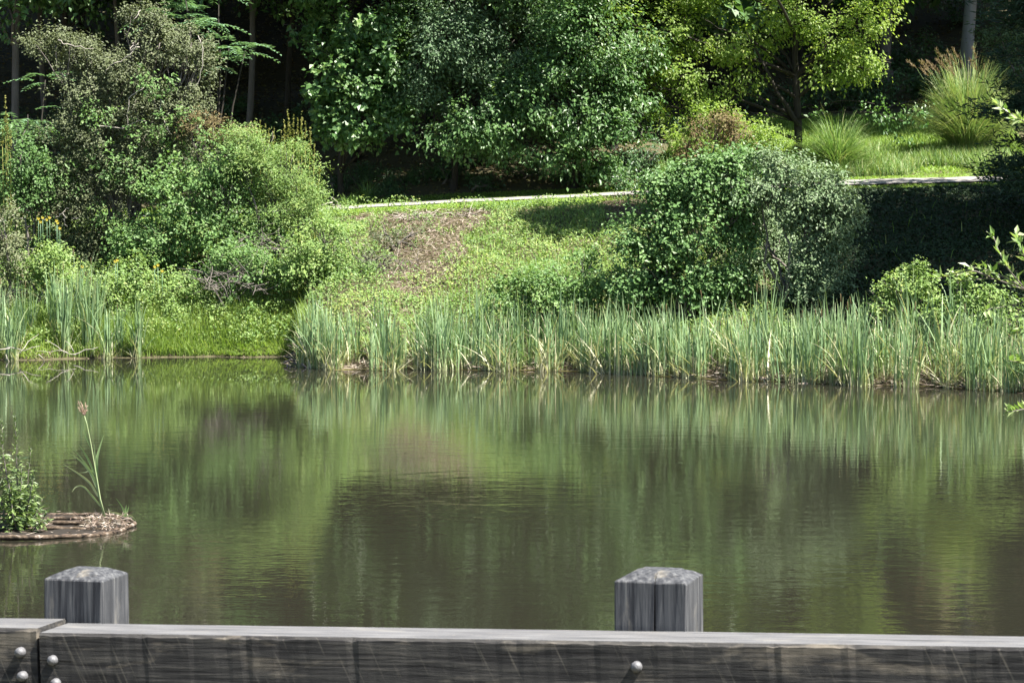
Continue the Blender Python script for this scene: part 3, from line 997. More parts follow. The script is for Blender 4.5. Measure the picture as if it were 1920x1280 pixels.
shrub('dead_twig_shrub', 'bush', 'grey half dead twig shrub at the lower left of the mulch slope', [(700, 500, 32, 24), (725, 520, 30, 18), (680, 480, 22, 18)], 72.4, 'grey_shrub', .055, 20, 7, 705, 103, .22, tshift=.1)

# pine at the right edge, its shade falls across the bank
rng = np.random.default_rng(120)
pb = np.array([14.5, 70.0, float(terrain(14.5, 70.0))])
pine = thing('pine_tree', pb, 'dark pine at the right edge whose shade covers the bank', 'tree')
g = Geo()
limb(g, pb, pb + [0, 0, 14], .22, .04, rng, .02, 12, 8)
gn = Geo()
for i in range(300):
    h = rng.uniform(.8, 13.8)
    Lb = (3.6 if h < 9 else 3.6 * (14.6 - h) / 5.6) * rng.uniform(.55, 1)
    a = rng.uniform(0, 6.28)
    d = np.array([math.cos(a), math.sin(a), rng.uniform(-.12, .2)])
    p0 = pb + [0, 0, h]
    limb(g, p0, p0 + d * Lb, .035, .008, rng, .06, 5, 4)
    n = 420
    t_ = (rng.random((n, 1)) ** .6)
    P = p0 + d * Lb * t_ + rng.normal(size=(n, 3)) * [.22, .22, .12]
    dd = unit(d + rng.normal(size=(n, 3)) * .6 + [0, 0, .25])
    gn.quads(leaf_quads(P, dd, rand_dir(n, rng), rng.uniform(.16, .28, n), np.full(n, .035), rng, 0), rng.random(n) * .8)
g.build('trunk', M['darkbark'], pine)
gn.build('crown', M['pine'], pine)
lb = high_lobes(15.5, 66, 6, 13, 3.2, 9, rng)
tree('alder_tree', 'tree beside the pine leaning over the right shore', 0, 66, 10, .16, lb, 'dark', .14, 9, 10, 121, rx=16.6, bark='darkbark', group='trees over the right shore')
lb = high_lobes(17.5, 71, 8, 15, 4, 9, rng)
tree('alder_tree', 'tree beside the pine leaning over the right shore', 0, 71, 12, .2, lb, 'dark', .2, 7, 9, 122, rx=18.2, bark='darkbark', group='trees over the right shore')


# ------------------------------------------------------------------ ornamental grasses
def fountain(name, label, px, D, n, H, reach, seed, mat='orn', W=.014, tint=(.4, .2), plumes=0, pl_h=0, lean_x=0.0, curve=(1.5, 2.4), rad=.2):
    rng = np.random.default_rng(seed)
    bx = at(px, 300, D)[0]
    base = np.array([bx, D, float(terrain(bx, D)) - .03])
    th = thing(name, base, label, 'ornamental grass')
    g = Geo()
    az = rng.uniform(0, 6.28, n)
    q = np.sqrt(rng.random(n)) * rad
    B = base + np.stack([q * np.cos(az), q * np.sin(az), 0 * q], 1)
    u = rng.random(n)
    blades(g, B, az + rng.normal(0, .4, n), reach * (.25 + .85 * u), H * (1.05 - .68 * u) * rng.uniform(.7, 1.05, n), rng.uniform(*curve, n), W, rng, np.clip(rng.normal(*tint, n), 0, 1), 7, droop=.42)
    g.build('blades', M[mat], th)
    if plumes:
        g = Geo()
        gs_ = Geo()
        for k in range(plumes):
            a = rng.uniform(0, 6.28)
            rr = rng.uniform(.1, .5) * reach
            tp = base + np.array([math.cos(a) * rr + lean_x * rng.uniform(.2, 1.6), math.sin(a) * rr, H * rng.uniform(.55, .74) + pl_h * rng.uniform(.4, 1)])
            P = np.stack([base, base * .5 + tp * .5 + [0, 0, .15], tp])
            gs_.tube(P, [.006, .005, .004], 3)
            m = 46
            t_ = rng.random((m, 1))
            d0 = unit((tp - base)[None] + [[lean_x * 2, 0, -.4]])[0]
            Q = tp + d0 * t_ * .34
            d = unit(d0 + rng.normal(size=(m, 3)) * .4)
            g.quads(leaf_quads(Q, d, rand_dir(m, rng), rng.uniform(.07, .14, m), np.full(m, .02), rng, 0), rng.random(m))
        gs_.build('stalk', M['orn'], th)
        g.build('plume', M['plume'], th)
    return th


fountain('ornamental_grass', 'big ornamental grass with orange brown plumes at the right of the lawn', 1815, 84.0, 3800, 4.1, 1.75, 131, tint=(.72, .25), plumes=26, pl_h=-.15, lean_x=-.5, W=.016, rad=.45)
fountain('ornamental_grass', 'fountain shaped ornamental grass right of the forked trunk', 1570, 82.0, 1300, 2.5, 1.6, 132, tint=(.5, .25), rad=.35)
fountain('ornamental_grass', 'dark arching ornamental grass in the shade at the left end of the path', 690, 82.6, 160, 1.0, .9, 133, tint=(.3, .2))
fountain('ornamental_grass', 'pale ornamental grass left under the maple near the path', 1255, 80.6, 500, 1.35, .55, 134, tint=(.6, .2))
fountain('ornamental_grass', 'loose tall grass tuft on the bank above the low bush', 1040, 70.6, 260, 1.25, .9, 135, tint=(.35, .25), rad=.9, W=.018)
fountain('ornamental_grass', 'small grass tuft beside the path left of the vine mound end', 655, 81.6, 120, .7, .55, 136, tint=(.3, .2))


# ------------------------------------------------------------------ cattails
def cattail_proto(seed, nb, Hm, rad, dead=.12):
    rng = np.random.default_rng(seed)
    g = Geo()
    az = rng.uniform(0, 6.28, nb)
    q = np.sqrt(rng.random(nb)) * rad
    a2 = rng.uniform(0, 6.28, nb)
    B = np.stack([q * np.cos(a2), q * np.sin(a2), -.15 + 0 * q], 1)
    H = Hm * rng.uniform(.62, 1.08, nb) + .15
    tint = np.clip(rng.normal(.3, .16, nb), 0, .72)
    k = rng.random(nb) < dead
    tint[k] = rng.uniform(.82, 1, k.sum())
    H[k] *= rng.uniform(.35, .9, k.sum())
    lean = np.abs(rng.normal(.2, .18, nb)) * np.where(k, 2.5, 1)
    bent = rng.random(nb) < .1
    lean[bent] = rng.uniform(.4, .9, bent.sum())
    H[bent] *= rng.uniform(.5, .8, bent.sum())
    az = np.where(rng.random(nb) < .6, rng.normal(rng.uniform(0, 6.28), .9, nb), az)
    t2 = tint[:, None] + np.array([.42, .2, .05, 0, .03, .12]) * rng.uniform(.6, 1.2, (nb, 1))
    blades(g, B, az, lean, H, rng.uniform(1.3, 2.6, nb), rng.uniform(.022, .042, nb), rng, np.clip(t2, 0, 1), 6, tipw=.15)
    # dead sheath litter at the foot
    m = nb // 2
    a3 = rng.uniform(0, 6.28, m)
    q = np.sqrt(rng.random(m)) * rad * 1.3
    B = np.stack([q * np.cos(a3), q * np.sin(a3), -.05 + 0 * q], 1)
    blades(g, B, rng.uniform(0, 6.28, m), rng.uniform(.05, .5, m), rng.uniform(.2, .8, m), rng.uniform(1, 2.5, m), rng.uniform(.014, .03, m), rng, rng.uniform(.75, 1, m), 3)
    for q in range(int(rng.random() < .35)):
        a, r_h = rng.uniform(0, 6.28), rng.uniform(0, rad)
        b0 = np.array([r_h * math.cos(a), r_h * math.sin(a), 0])
        tp = b0 + [rng.normal(0, .08), rng.normal(0, .08), Hm * rng.uniform(.8, 1.0)]
        g.tube([b0, (b0 + tp) / 2, tp], [.007, .006, .005], 4, .5)
        u = (tp - b0) / np.linalg.norm(tp - b0)
        g.tube([tp - u * .17, tp - u * .16, tp - u * .02, tp], [.006, .012, .012, .004], 6, .4, 1)
    me = g.build('cattail_clump', [M['cattail'], M['brown']])
    d = me.data
    bpy.data.objects.remove(me)
    return d


CT = [cattail_proto(300 + i, 27, h, r) for i, (h, r) in enumerate([(1.75, .22), (1.6, .28), (1.9, .2), (1.45, .25), (1.7, .3), (1.55, .18), (1.85, .26), (1.35, .3)])]
CT_D = [cattail_proto(320 + i, 40, h, .28, .42) for i, h in enumerate([1.5, 1.7, 1.35])]
CT_T = [cattail_proto(340 + i, 42, h, .13, .04) for i, h in enumerate([2.3, 2.05, 1.7])]


def clump(me, x, y, rz, sc, label, group):
    o = link('cattail_clump', me)
    o.location = (x, y, max(0.0, float(terrain(x, y))) if y > shore(x) else 0.0)
    o.rotation_euler = (0, 0, rz)
    o.scale = (sc, sc, sc * R.uniform(.98, 1.16) * (1.07 if x > 2 else 1))
    tag(o, label, 'cattails', group)
    return o


BELT = 'cattail clumps in the reed belt along the far shore'
zones = [(-5.0, -2.6, 'cattail clump at the left end of the reed belt beside the bright shore grass'),
         (-2.6, -.3, 'cattail clump in the reed belt below the mulch slope'),
         (-.3, 2.0, 'cattail clump in the reed belt in front of the low light green bush'),
         (2.0, 4.8, 'cattail clump in the reed belt in front of the vine covered bush'),
         (4.8, 7.2, 'cattail clump in the reed belt in front of the dense grey green shrub'),
         (7.2, 9.0, 'cattail clump in the reed belt in front of the small yellow green bush'),
         (9.0, 12.0, 'cattail clump in the reed belt at the right edge')]
n_ct = 0
for x0, x1, lab in zones:
    dens = 13 if x0 < -2 else (13 if x0 < 4 else 14)
    rows = 1.3 if x0 < -2 else (1.5 if x0 < 4 else 2.0)
    for k in range(int((x1 - x0) * dens)):
        x = R.uniform(x0, x1)
        u = R.random() ** 1.2
        y = float(shore(x)) - .5 + u * (rows + .1)
        me = CT_D[R.integers(3)] if R.random() < .3 else CT[R.integers(8)]
        clump(me, x, y, R.uniform(0, 6.28), R.uniform(.62, 1.02) * (1.12 if x > 8.5 and u > .4 else 1), lab, BELT)
        n_ct += 1
for px, D, me, sc, lab in [(372 * 0 + 122, 70.4, 0, 1.0, 'tallest cattail clump near the left edge with yellow green foot'),
                           (165, 70.6, 1, 1.0, 'second tall cattail clump just right of the tallest one'),
                           (200, 70.2, 2, .85, 'short leaning cattail clump right of the two tall ones'),
                           (258, 70.7, 2, .95, 'small lone cattail clump in the water left of the bright shore grass'),
                           (20, 69.7, 2, 1.0, 'thin cattail clump at the very left edge'),
                           (100, 71.0, 1, .95, 'cattail clump behind the tallest left one'),
                           (146, 71.3, 0, .95, 'cattail clump behind the two tall left ones'),
                           (2, 70.3, 0, .8, 'cattail clump cut by the left edge'), (40, 70.4, 1, .85, 'loose cattail clump right of the thin leftmost one'), (58, 71.0, 2, .8, 'pale cattail clump between the left edge and the tallest clump'),
                           (112, 70.9, 2, 1.1, 'cattail clump leaning against the tallest left one'), (178, 71.0, 0, .9, 'narrow cattail clump behind the second tall left one'), (222, 70.8, 1, .7, 'low cattail clump just left of the small lone one')]:
    x = at(px, 600, D)[0]
    clump(CT_T[me], x, D, R.uniform(0, 6.28), sc, lab, 'cattail clumps at the left shore')

# ------------------------------------------------------------------ ground cover ("stuff")
def scatter(n, x0, x1, fy0, fy1, rng):
    x = rng.uniform(x0, x1, n)
    y = fy0(x) + (fy1(x) - fy0(x)) * rng.random(n)
    return x, y


def bank_t(x, y):
    return (y - shore(x)) / (path_y(x) - 1.5 - shore(x))


def mulch(x, y):
    """1 inside the bare mulch patch on the bank"""
    t = bank_t(x, y)
    xc = np.interp(t, [.28, .58, .87, 1], [-2.5, -2.5, -2.2, -2.1]) + .3 * noise2(y, y * 0, 19, 1.5)
    w = np.interp(t, [.3, .58, .87], [.1, 1.0, 1.55]) + .65 * noise2(x, y, 8, 2.6)
    return (np.abs(x - xc) < w) & (t > .25) & (t < .93)


def mulch2(x, y):
    return (np.abs(x - 3.1) < .75 + .2 * noise2(x, y, 8, 2)) & (bank_t(x, y) > .72) & (bank_t(x, y) < .97)


rng = np.random.default_rng(140)
# leafy cover of the bank, two tones of one plant carpet
g = Geo()
n = 150000
x, y = scatter(n, -17, 13.5, lambda x: shore(x) + .25, lambda x: path_y(x) - 2.0, rng)
t_ = bank_t(x, y)
lum = .45 + .75 * noise2(x, y, 9, 2.4)
hgt = np.interp(x, [-3.8, -2.2, 2, 7, 9], [.55, .3, .3, .3, .16]) * (.2 + 1.15 * np.clip(lum, 0, 1.1))
k = ~(mulch(x, y) | mulch2(x, y)) | (rng.random(n) < np.clip(.08 + .65 * noise2(x, y, 18, 3.0), .03, .9))
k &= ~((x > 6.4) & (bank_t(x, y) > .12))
x, y, hgt, t_ = x[k], y[k], hgt[k], t_[k]
m = len(x)
P = np.stack([x, y, terrain(x, y) + hgt * rng.random(m) ** .7], 1)
d = unit(rng.normal(size=(m, 3)) + [0, -.2, .15])
nr = unit(rng.normal(size=(m, 3)) * .42 + [.3, -.35, .8])
d = d - nr * (d * nr).sum(1, keepdims=True) * .8
s_ = rng.uniform(.05, .1, m)
tint = np.clip(.45 + .35 * noise2(x, y, 10, 1.3) + rng.normal(0, .22, m), 0, 1)
g.quads(leaf_quads(P, d, nr, s_, s_ * rng.uniform(.35, .7, m), rng), tint)
tag(g.build('bank_groundcover', M['weed']), 'leafy green ground cover over the far bank', 'ground cover', kind='stuff')
# low cover under the pine, its shade painted into the leaf colour
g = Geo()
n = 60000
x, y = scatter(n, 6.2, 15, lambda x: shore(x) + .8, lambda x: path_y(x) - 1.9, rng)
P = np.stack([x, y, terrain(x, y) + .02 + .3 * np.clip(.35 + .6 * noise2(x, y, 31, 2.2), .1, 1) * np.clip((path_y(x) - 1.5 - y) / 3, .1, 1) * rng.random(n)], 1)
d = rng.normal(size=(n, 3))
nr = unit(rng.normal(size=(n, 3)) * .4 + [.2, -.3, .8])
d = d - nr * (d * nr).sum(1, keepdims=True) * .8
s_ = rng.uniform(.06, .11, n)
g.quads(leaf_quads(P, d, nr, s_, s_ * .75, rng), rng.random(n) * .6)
tag(g.build('shade_tone_cover', M['shade_tone']), 'low ground cover on the slope with pine shade put into its leaf colour', 'ground cover', kind='stuff')
# taller grass blades among it
g = Geo()
n = 24000
x, y = scatter(n, -17, 13.5, lambda x: shore(x) + .1, lambda x: path_y(x) - 1.2, rng)
k = (~(mulch(x, y) | mulch2(x, y)) | (rng.random(n) < .05)) & ((x < 6.2) | (rng.random(n) < .06)) & ((rng.random(n) < .45) | (x > -1.5))
x, y = x[k], y[k]
m = len(x)
B = np.stack([x, y, terrain(x, y) - .02], 1)
blades(g, B, rng.uniform(0, 6.28, m), rng.uniform(.05, .3, m), rng.uniform(.12, .45, m) * np.where(bank_t(x, y) > .8, .5, 1), rng.uniform(1.2, 2.2, m), rng.uniform(.012, .022, m), rng, np.clip(rng.normal(.4, .25, m), 0, 1), 3)
tag(g.build('bank_grass', M['grass']), 'long grass growing through the cover of the far bank', 'grass', kind='stuff')
# mown lawn beside the path and behind it
g = Geo()
n = 170000
x, y = scatter(n, -12, 15, lambda x: path_y(x) - 2.3, lambda x: path_y(x) + np.interp(x, [3.5, 6], [2.5, 12.5]), rng)
k = (np.abs(y - path_y(x)) > .74) & ~((x > 6.5) & (y < path_y(x) - 2.0))
k &= ~mulch2(x, y)
x, y = x[k], y[k]
m = len(x)
B = np.stack([x, y, terrain(x, y) - .01], 1)
far = np.clip((y - path_y(x) - 2) / 3, 0, 1)
blades(g, B, rng.uniform(0, 6.28, m), rng.uniform(.03, .11, m), rng.uniform(.03, .06, m) * (1 + 3.0 * far), 1.5, rng.uniform(.02, .035, m), rng, np.clip(rng.normal(.45, .2, m) + .15 * noise2(x, y, 12, 1.5), 0, 1), 2)
tag(g.build('lawn_grass', M['grass']), 'mown grass strip and lawn along the gravel path', 'grass', kind='stuff')
# weeds behind the path on the right
g = Geo()
n = 26000
x, y = scatter(n, 4.5, 15, lambda x: path_y(x) + 1.9, lambda x: path_y(x) + 5.5, rng)
k = (noise2(x, y, 14, 1.3) > -.1)
x, y = x[k], y[k]
m = len(x)
B = np.stack([x, y, terrain(x, y) - .01], 1)
blades(g, B, rng.uniform(0, 6.28, m), rng.uniform(.05, .35, m), rng.uniform(.2, .6, m), rng.uniform(1.2, 2.2, m), rng.uniform(.012, .022, m), rng, np.clip(rng.normal(.6, .25, m), 0, 1), 3)
tag(g.build('meadow_grass', M['orn']), 'unmown meadow grass between the path and the lawn', 'grass', kind='stuff')
# bright grass at the left shore
g = Geo()
n = 34000
x, y = scatter(n, -12.6, -4.6, lambda x: shore(x) - .12, lambda x: shore(x) + 2.1, rng)
kx = np.interp(x, [-10, -8.6], [.35, 1])
k = rng.random(n) < kx
x, y = x[k], y[k]
m = len(x)
B = np.stack([x, y, np.maximum(terrain(x, y), 0) - .02], 1)
lu = np.clip(.7 + .4 * noise2(x, y, 15, 1.5), .3, 1.3) * np.interp(y - shore(x), [0, .5, 1.6], [.6, 1, 1.0])
blades(g, B, rng.uniform(0, 6.28, m), rng.uniform(.03, .25, m), rng.uniform(.4, .95, m) * lu, rng.uniform(1.2, 2.4, m), rng.uniform(.012, .022, m), rng, np.clip(rng.normal(.45, .2, m) + .3 * noise2(x, y, 25, 1.4), 0, 1), 3)
tag(g.build('shore_grass', M['lime']), 'bright lime green grass at the left waterline', 'grass', kind='stuff')
# straw and twigs on the mulch
g = Geo()
n = 42000
x, y = scatter(n, -5, 4.5, lambda x: shore(x) + 1.5, lambda x: path_y(x) - 1.8, rng)
k = mulch(x, y) | mulch2(x, y)
x, y = x[k], y[k]
m = len(x)
P = np.stack([x, y, terrain(x, y) + .01 + .1 * rng.random(m) ** 2], 1)
d = rng.normal(size=(m, 3)) * [1, 1, .35]
L = rng.uniform(.08, .3, m)
g.quads(leaf_quads(P, d, unit(rng.normal(size=(m, 3)) * .4 + [0, 0, 1]), L, np.full(m, .018), rng, 0), np.clip(rng.normal(.45, .25, m) - .35 * (x > 1), 0, 1))
tag(g.build('straw_mulch', M['straw']), 'dry straw and twig mulch on the bare part of the bank', 'mulch', kind='stuff')
# dead reed litter and sludge at the waterline
g = Geo()
n = 6500
x, y = scatter(n, -5.2, 12, lambda x: shore(x) - .35, lambda x: shore(x) + .7, rng)
m = n
P = np.stack([x, y, np.maximum(terrain(x, y), 0) + +.012 + .1 * rng.random(m) ** 2], 1)
d = rng.normal(size=(m, 3)) * [1, .6, .3]
g.quads(leaf_quads(P, d, unit(rng.normal(size=(m, 3)) * .4 + [0, 0, 1]), rng.uniform(.1, .5, m), np.full(m, .022), rng, 0), np.clip(rng.normal(.5, .3, m), 0, 1))
x, y = scatter(1500, -12.5, -4.8, lambda x: shore(x) - .1, lambda x: shore(x) + .25, rng)
P = np.stack([x, y, np.maximum(terrain(x, y), 0) + .02], 1)
g.quads(leaf_quads(P, rng.normal(size=(1500, 3)) * [1, .5, .2], np.broadcast_to(np.array([0, 0, 1.]), P.shape), rng.uniform(.08, .3, 1500), np.full(1500, .02), rng, 0), rng.random(1500) * .5)
tag(g.build('reed_litter', M['straw']), 'tan dead reed litter lying along the waterline', 'reed litter', kind='stuff')
g = Geo()
xx = np.arange(-5.4, 14, .1)
w0 = .45 + .25 * noise2(xx, xx * 0, 21, 1.2) + .1 * np.sin(xx * 6)
rows = np.linspace(0, 1, 4)
yy = shore(xx)[:, None] + .5 - (np.clip(w0, .1, 1)[:, None] + .5) * rows
g.grid(np.stack([np.repeat(xx[:, None], 4, 1), yy, np.full_like(yy, .006)], -1)[:, ::-1])
M['scum'] = noise_mat('pond scum', [(.07, .06, .025), (.12, .105, .035), (.17, .15, .05)], (1, 1, 1), 5, 6, .7, .2)
tag(g.build('algae_mat', M['scum']), 'thin olive algae mat floating along the reed belt', 'algae', kind='stuff')
# leaf litter under the woods
g = Geo()
n = 30000
x = rng.uniform(-18, 20, n)
y = path_y(x) + 2.5 + 26 * rng.random(n)
k = (x < 4) | (y > 94)
x, y = x[k], y[k]
m = len(x)
P = np.stack([x, y, terrain(x, y) + .02 + .05 * rng.random(m)], 1)
g.quads(leaf_quads(P, rng.normal(size=(m, 3)) * [1, 1, .3], unit(rng.normal(size=(m, 3)) * .5 + [0, -.2, 1]), rng.uniform(.08, .16, m), rng.uniform(.05, .1, m), rng), rng.random(m))
tag(g.build('leaf_litter', M['brown']), 'fallen brown leaves on the shaded woodland floor', 'leaf litter', kind='stuff')
# woodland undergrowth, individual dark bushes
for i in range(26):
    px = -60 + i * 78 + R.uniform(-20, 20)
    D = R.uniform(86, 93) if px < 1250 else R.uniform(96, 103)
    zg = at(px, 300, D)
    zb = terrain(zg[0], D)
    pyb = 325 - (float(zb) - 4.5) * F / D
    h = R.uniform(18, 42)
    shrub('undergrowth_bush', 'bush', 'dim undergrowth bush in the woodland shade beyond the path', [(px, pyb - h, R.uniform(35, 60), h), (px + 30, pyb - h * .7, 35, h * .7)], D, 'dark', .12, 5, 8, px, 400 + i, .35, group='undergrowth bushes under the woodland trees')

for i in range(17):
    px = 615 + i * 36 + R.uniform(-12, 12)
    D = R.uniform(82.6, 85.0)
    zb = float(terrain(at(px, 300, D)[0], D))
    pyb = 325 - (zb - 4.5) * F / D
    h = R.uniform(9, 22)
    shrub('undergrowth_bush', 'bush', 'dim low undergrowth bush close behind the path under the hanging trees', [(px, pyb - h, R.uniform(24, 40), h), (px + 20, pyb - h * .6, 28, h * .6)], D, 'dark', .09, 9, 9, px, 440 + i, .28, group='low undergrowth along the path')

# dead brush heap and sticks
def twig_pile(name, label, cat, D, spec, seed, mat='greytwig', r=.012, flat=1.0):
    rng = np.random.default_rng(seed)
    c = at(*spec[0][:2], D)
    th = None
    g = Geo()
    for (px, py, rx, ry, n) in spec:
        for k in range(n):
            p = at(px + rng.uniform(-rx, rx), py + rng.uniform(-ry, ry), D + rng.uniform(-.4, .4))
            p[2] = max(p[2], float(terrain(p[0], p[1])) + .02)
            d = unit(rng.normal(size=3) * [1, .5, .45 * flat])
            L = rng.uniform(.25, .9) * (.4 + .6 * flat)
            limb(g, p, p + d * L, r * rng.uniform(.6, 1.4), r * .3, rng, .25, 5, 4)
    return tag(g.build(name, M[mat]), label, cat)


twig_pile('brush_pile', 'dark tangle of dead twigs among the weeds above the shore grass', 'brush pile', 72.2, [(440, 530, 50, 14, 60), (400, 520, 30, 12, 25)], 151)
twig_pile('brush_pile', 'grey dead brush on the mulch slope below the path', 'brush pile', 72.6, [(700, 505, 30, 22, 60), (745, 530, 45, 20, 40)], 152, 'greytwig', .013)
twig_pile('brush_pile', 'pile of bleached grass and twigs at the top of the mulch slope', 'brush pile', 77.2, [(785, 408, 35, 8, 90), (870, 405, 25, 5, 30)], 153, 'paletwig', .010, .35)
twig_pile('brush_pile', 'brown dry twigs under the right part of the vine mound', 'brush pile', 73.2, [(490, 460, 40, 22, 45)], 154, 'greytwig', .012)
twig_pile('driftwood', 'grey driftwood sticks at the left end of the reed belt', 'driftwood', 67.5, [(552, 681, 25, 3, 7), (660, 684, 30, 3, 7)], 155, 'greytwig', .022)
twig_pile('fallen_reed', 'broken pale reed stalks leaning at the left cattails', 'reed stalks', 69.6, [(30, 660, 22, 12, 5), (105, 665, 40, 10, 6)], 156, 'paletwig', .012)
twig_pile('fallen_branch', 'pale fallen branch by the left end of the path', 'branch', 77.5, [(628, 382, 18, 4, 4)], 157, 'paletwig', .02)

# ------------------------------------------------------------------ floating planter in the pond
rng = np.random.default_rng(160)
rc = np.array([at(55, 990, 36.7)[0], 36.7, 0.0])
raft = thing('floating_planter', rc, 'round floating planter ring of old tubes on the left of the pond', 'floating planter')
M['tube'] = noise_mat('muddy foam tube', [(.015, .011, .008), (.06, .042, .027), (.11, .08, .055), (.26, .23, .2)], (1, 1, 1), 11, 8, .85, .9, pos=[.36, .5, .58, .68])
M['rootmat'] = noise_mat('root mat', [(.006, .005, .004), (.018, .014, .01), (.04, .032, .022)], (1, 1, 1), 12, 6, .95, .8)
RR = 1.3
a = np.linspace(0, 2 * math.pi, 97)
rr = RR + .02 * np.sin(a * 7) + .015 * np.sin(a * 13)
ring = np.stack([rc[0] + rr * np.cos(a), rc[1] + rr * np.sin(a), .022 + .016 * np.sin(a * 3)], 1)
g = Geo()
g.tube(ring, .027 + .005 * np.sin(a * 19) + .004 * np.sin(a * 47), 8)
g.build('rim', M['tube'], raft)
for yy, zz in ((.62, .03), (.2, .025), (-.3, .015)):
    hw = math.sqrt(RR ** 2 - yy ** 2) - .06
    g = Geo()
    xx = np.linspace(-hw, hw, 40)
    g.tube(np.stack([rc[0] + xx, rc[1] + yy + .02 * np.sin(xx * 3), zz + .01 * np.sin(xx * 5)], 1), .026 + .005 * np.sin(xx * 21), 8)
    g.build('cross_tube', M['tube'], raft)
g = Geo()
q = np.linspace(0, 1, 10)
aa = np.linspace(0, 2 * math.pi, 33)[:-1]
PP = np.stack([np.stack([rc[0] + RR * .97 * k * np.cos(aa), rc[1] + RR * .97 * k * np.sin(aa), .012 + .02 * np.sin(aa * 4 + k * 7) * (1 - k)], 1) for k in q])
g.grid(PP[::-1], close=True)
g.build('root_mat', M['rootmat'], raft)

g = Geo()
n = 330
a_ = rng.uniform(0, 6.28, n)
q_ = RR * np.where(rng.random(n) < .5, rng.normal(.985, .02, n), np.sqrt(rng.random(n)) * .93)
P = np.stack([rc[0] + q_ * np.cos(a_), rc[1] + q_ * np.sin(a_), .02 + .04 * rng.random(n)], 1)
d = np.stack([-np.sin(a_), np.cos(a_), 0 * a_], 1) * rng.choice([-1, 1], (n, 1)) + rng.normal(size=(n, 3)) * [.5, .5, .15]
g.quads(leaf_quads(P, d, rand_dir(n, rng) * .4 + [0, 0, 1], rng.uniform(.05, .22, n), rng.uniform(.008, .02, n), rng, 0), rng.random(n) ** 2.2 * .9)
tag(g.build('dry_debris', M['straw'], raft), 'dry stems and leaves lying on the tubes', kind='stuff')
# dead root clump on it
hp = np.array([rc[0] + .98, rc[1] - .05, .07])
g = Geo()
n = 420
P = hp + np.clip(rng.normal(size=(n, 3)), -1.5, 1.5) * [.16, .26, .04]
P[:, 2] = np.abs(P[:, 2] - .03) + .05
g.quads(leaf_quads(P, rng.normal(size=(n, 3)) * [1, .8, .5], rand_dir(n, rng), rng.uniform(.06, .18, n), np.full(n, .012), rng, 0), rng.random(n))
tag(g.build('root_clump', M['straw']), 'clump of dry pale roots on the right end of the floating planter', 'roots')

# tall grass with a pink seed head
def pt(px, py, D=36.6):
    return at(px, py, D)


M['reedgrass'] = leaf_mat('pale grass blade', [(.09, .17, .05), (.16, .25, .09), (.26, .33, .17), (.36, .36, .22)], .25, .42, .45)
tg = thing('tall_grass', pt(196, 968), 'tall slender grass with a pink seed head on the floating planter', 'grass plant')
g = Geo()


def strap(g, pts, w0, tint, mi=0):
    P = np.array([pt(*p) if len(p) == 2 else at(*p) for p in pts])
    t_ = np.linspace(0, len(P) - 1, 13)
    Q = np.stack([np.interp(t_, np.arange(len(P)), P[:, k]) for k in range(3)], 1)
    for _ in range(2):
        Q[1:-1] = (Q[:-2] + 2 * Q[1:-1] + Q[2:]) / 4
    w = 1.6 * w0 * np.interp(np.linspace(0, 1, 13), [0, .4, 1], [.7, 1, .12])
    tn = unit(np.gradient(Q, axis=0))
    sd = unit(np.cross(tn, [0.15, 1., 0.25]))
    bk = unit(np.cross(sd, tn))
    G = np.stack([Q - sd * w[:, None] / 2, Q + bk * w[:, None] * .18, Q + sd * w[:, None] / 2], 1)
    g.grid(G, tint, mi)


g.tube(np.array([pt(*p) for p in ((197, 968), (188, 935), (183, 905), (177, 870), (170, 830), (163, 795), (158, 778))]), [.010, .0095, .009, .008, .007, .006, .004], 6, .75)
strap(g, [(196, 968), (182, 915), (180, 870), (177, 835)], .02, .6)
strap(g, [(183, 915), (181, 860), (186, 842), (194, 816)], .022, .45)
strap(g, [(184, 920), (170, 885), (150, 862), (128, 848)], .02, .7)
strap(g, [(182, 905), (168, 880), (152, 858), (136, 840)], .018, .55)
strap(g, [(178, 890), (168, 865), (158, 848), (148, 833)], .017, .4)
strap(g, [(184, 930), (168, 903), (142, 884), (118, 869)], .02, .9)
strap(g, [(188, 948), (172, 930), (160, 912), (148, 909), (140, 913), (135, 922)], .016, .8)
strap(g, [(190, 950), (178, 935), (170, 925), (163, 918)], .013, .6)
strap(g, [(180, 890), (170, 880), (160, 885), (148, 886)], .012, .75)
strap(g, [(170, 840), (164, 825), (160, 815), (155, 800)], .011, .4)
strap(g, [(180, 885), (180, 865), (178, 850), (177, 832)], .014, .35)
g.build('blades', M['reedgrass'], tg)
g = Geo()
for k, (dx, dy) in enumerate([(-12, -27), (-10, -14), (-6, -24), (-3, -18), (2, -22), (4, -16), (-8, -8), (5, -10)]):
    p0, p1 = pt(158, 778), pt(158 + dx, 778 + dy)
    limb(g, p0, p1, .007, .002, rng, .08, 6, 5)
    m = 14
    P = p0 + (p1 - p0) * rng.random((m, 1))
    g.quads(leaf_quads(P, (p1 - p0) + rng.normal(size=(m, 3)) * .06, rand_dir(m, rng), np.full(m, .035), np.full(m, .008), rng, 0), rng.random(m))
g.build('seed_head', M['pink'], tg)

sp_ = thing('grass_sprout', pt(233, 966), 'small green grass sprout at the right end of the floating planter', 'grass plant')
g = Geo()
strap(g, [(234, 968), (232, 955), (226, 945), (217, 933)], .014, .4)
strap(g, [(234, 968), (236, 957), (237, 946)], .02, .3)
strap(g, [(232, 967), (220, 962), (208, 960), (198, 957)], .016, .85)
strap(g, [(235, 968), (240, 955), (242, 947)], .01, .2)
strap(g, [(233, 968), (246, 966), (256, 976)], .012, .85)
g.build('blades', M['reedgrass'], sp_)

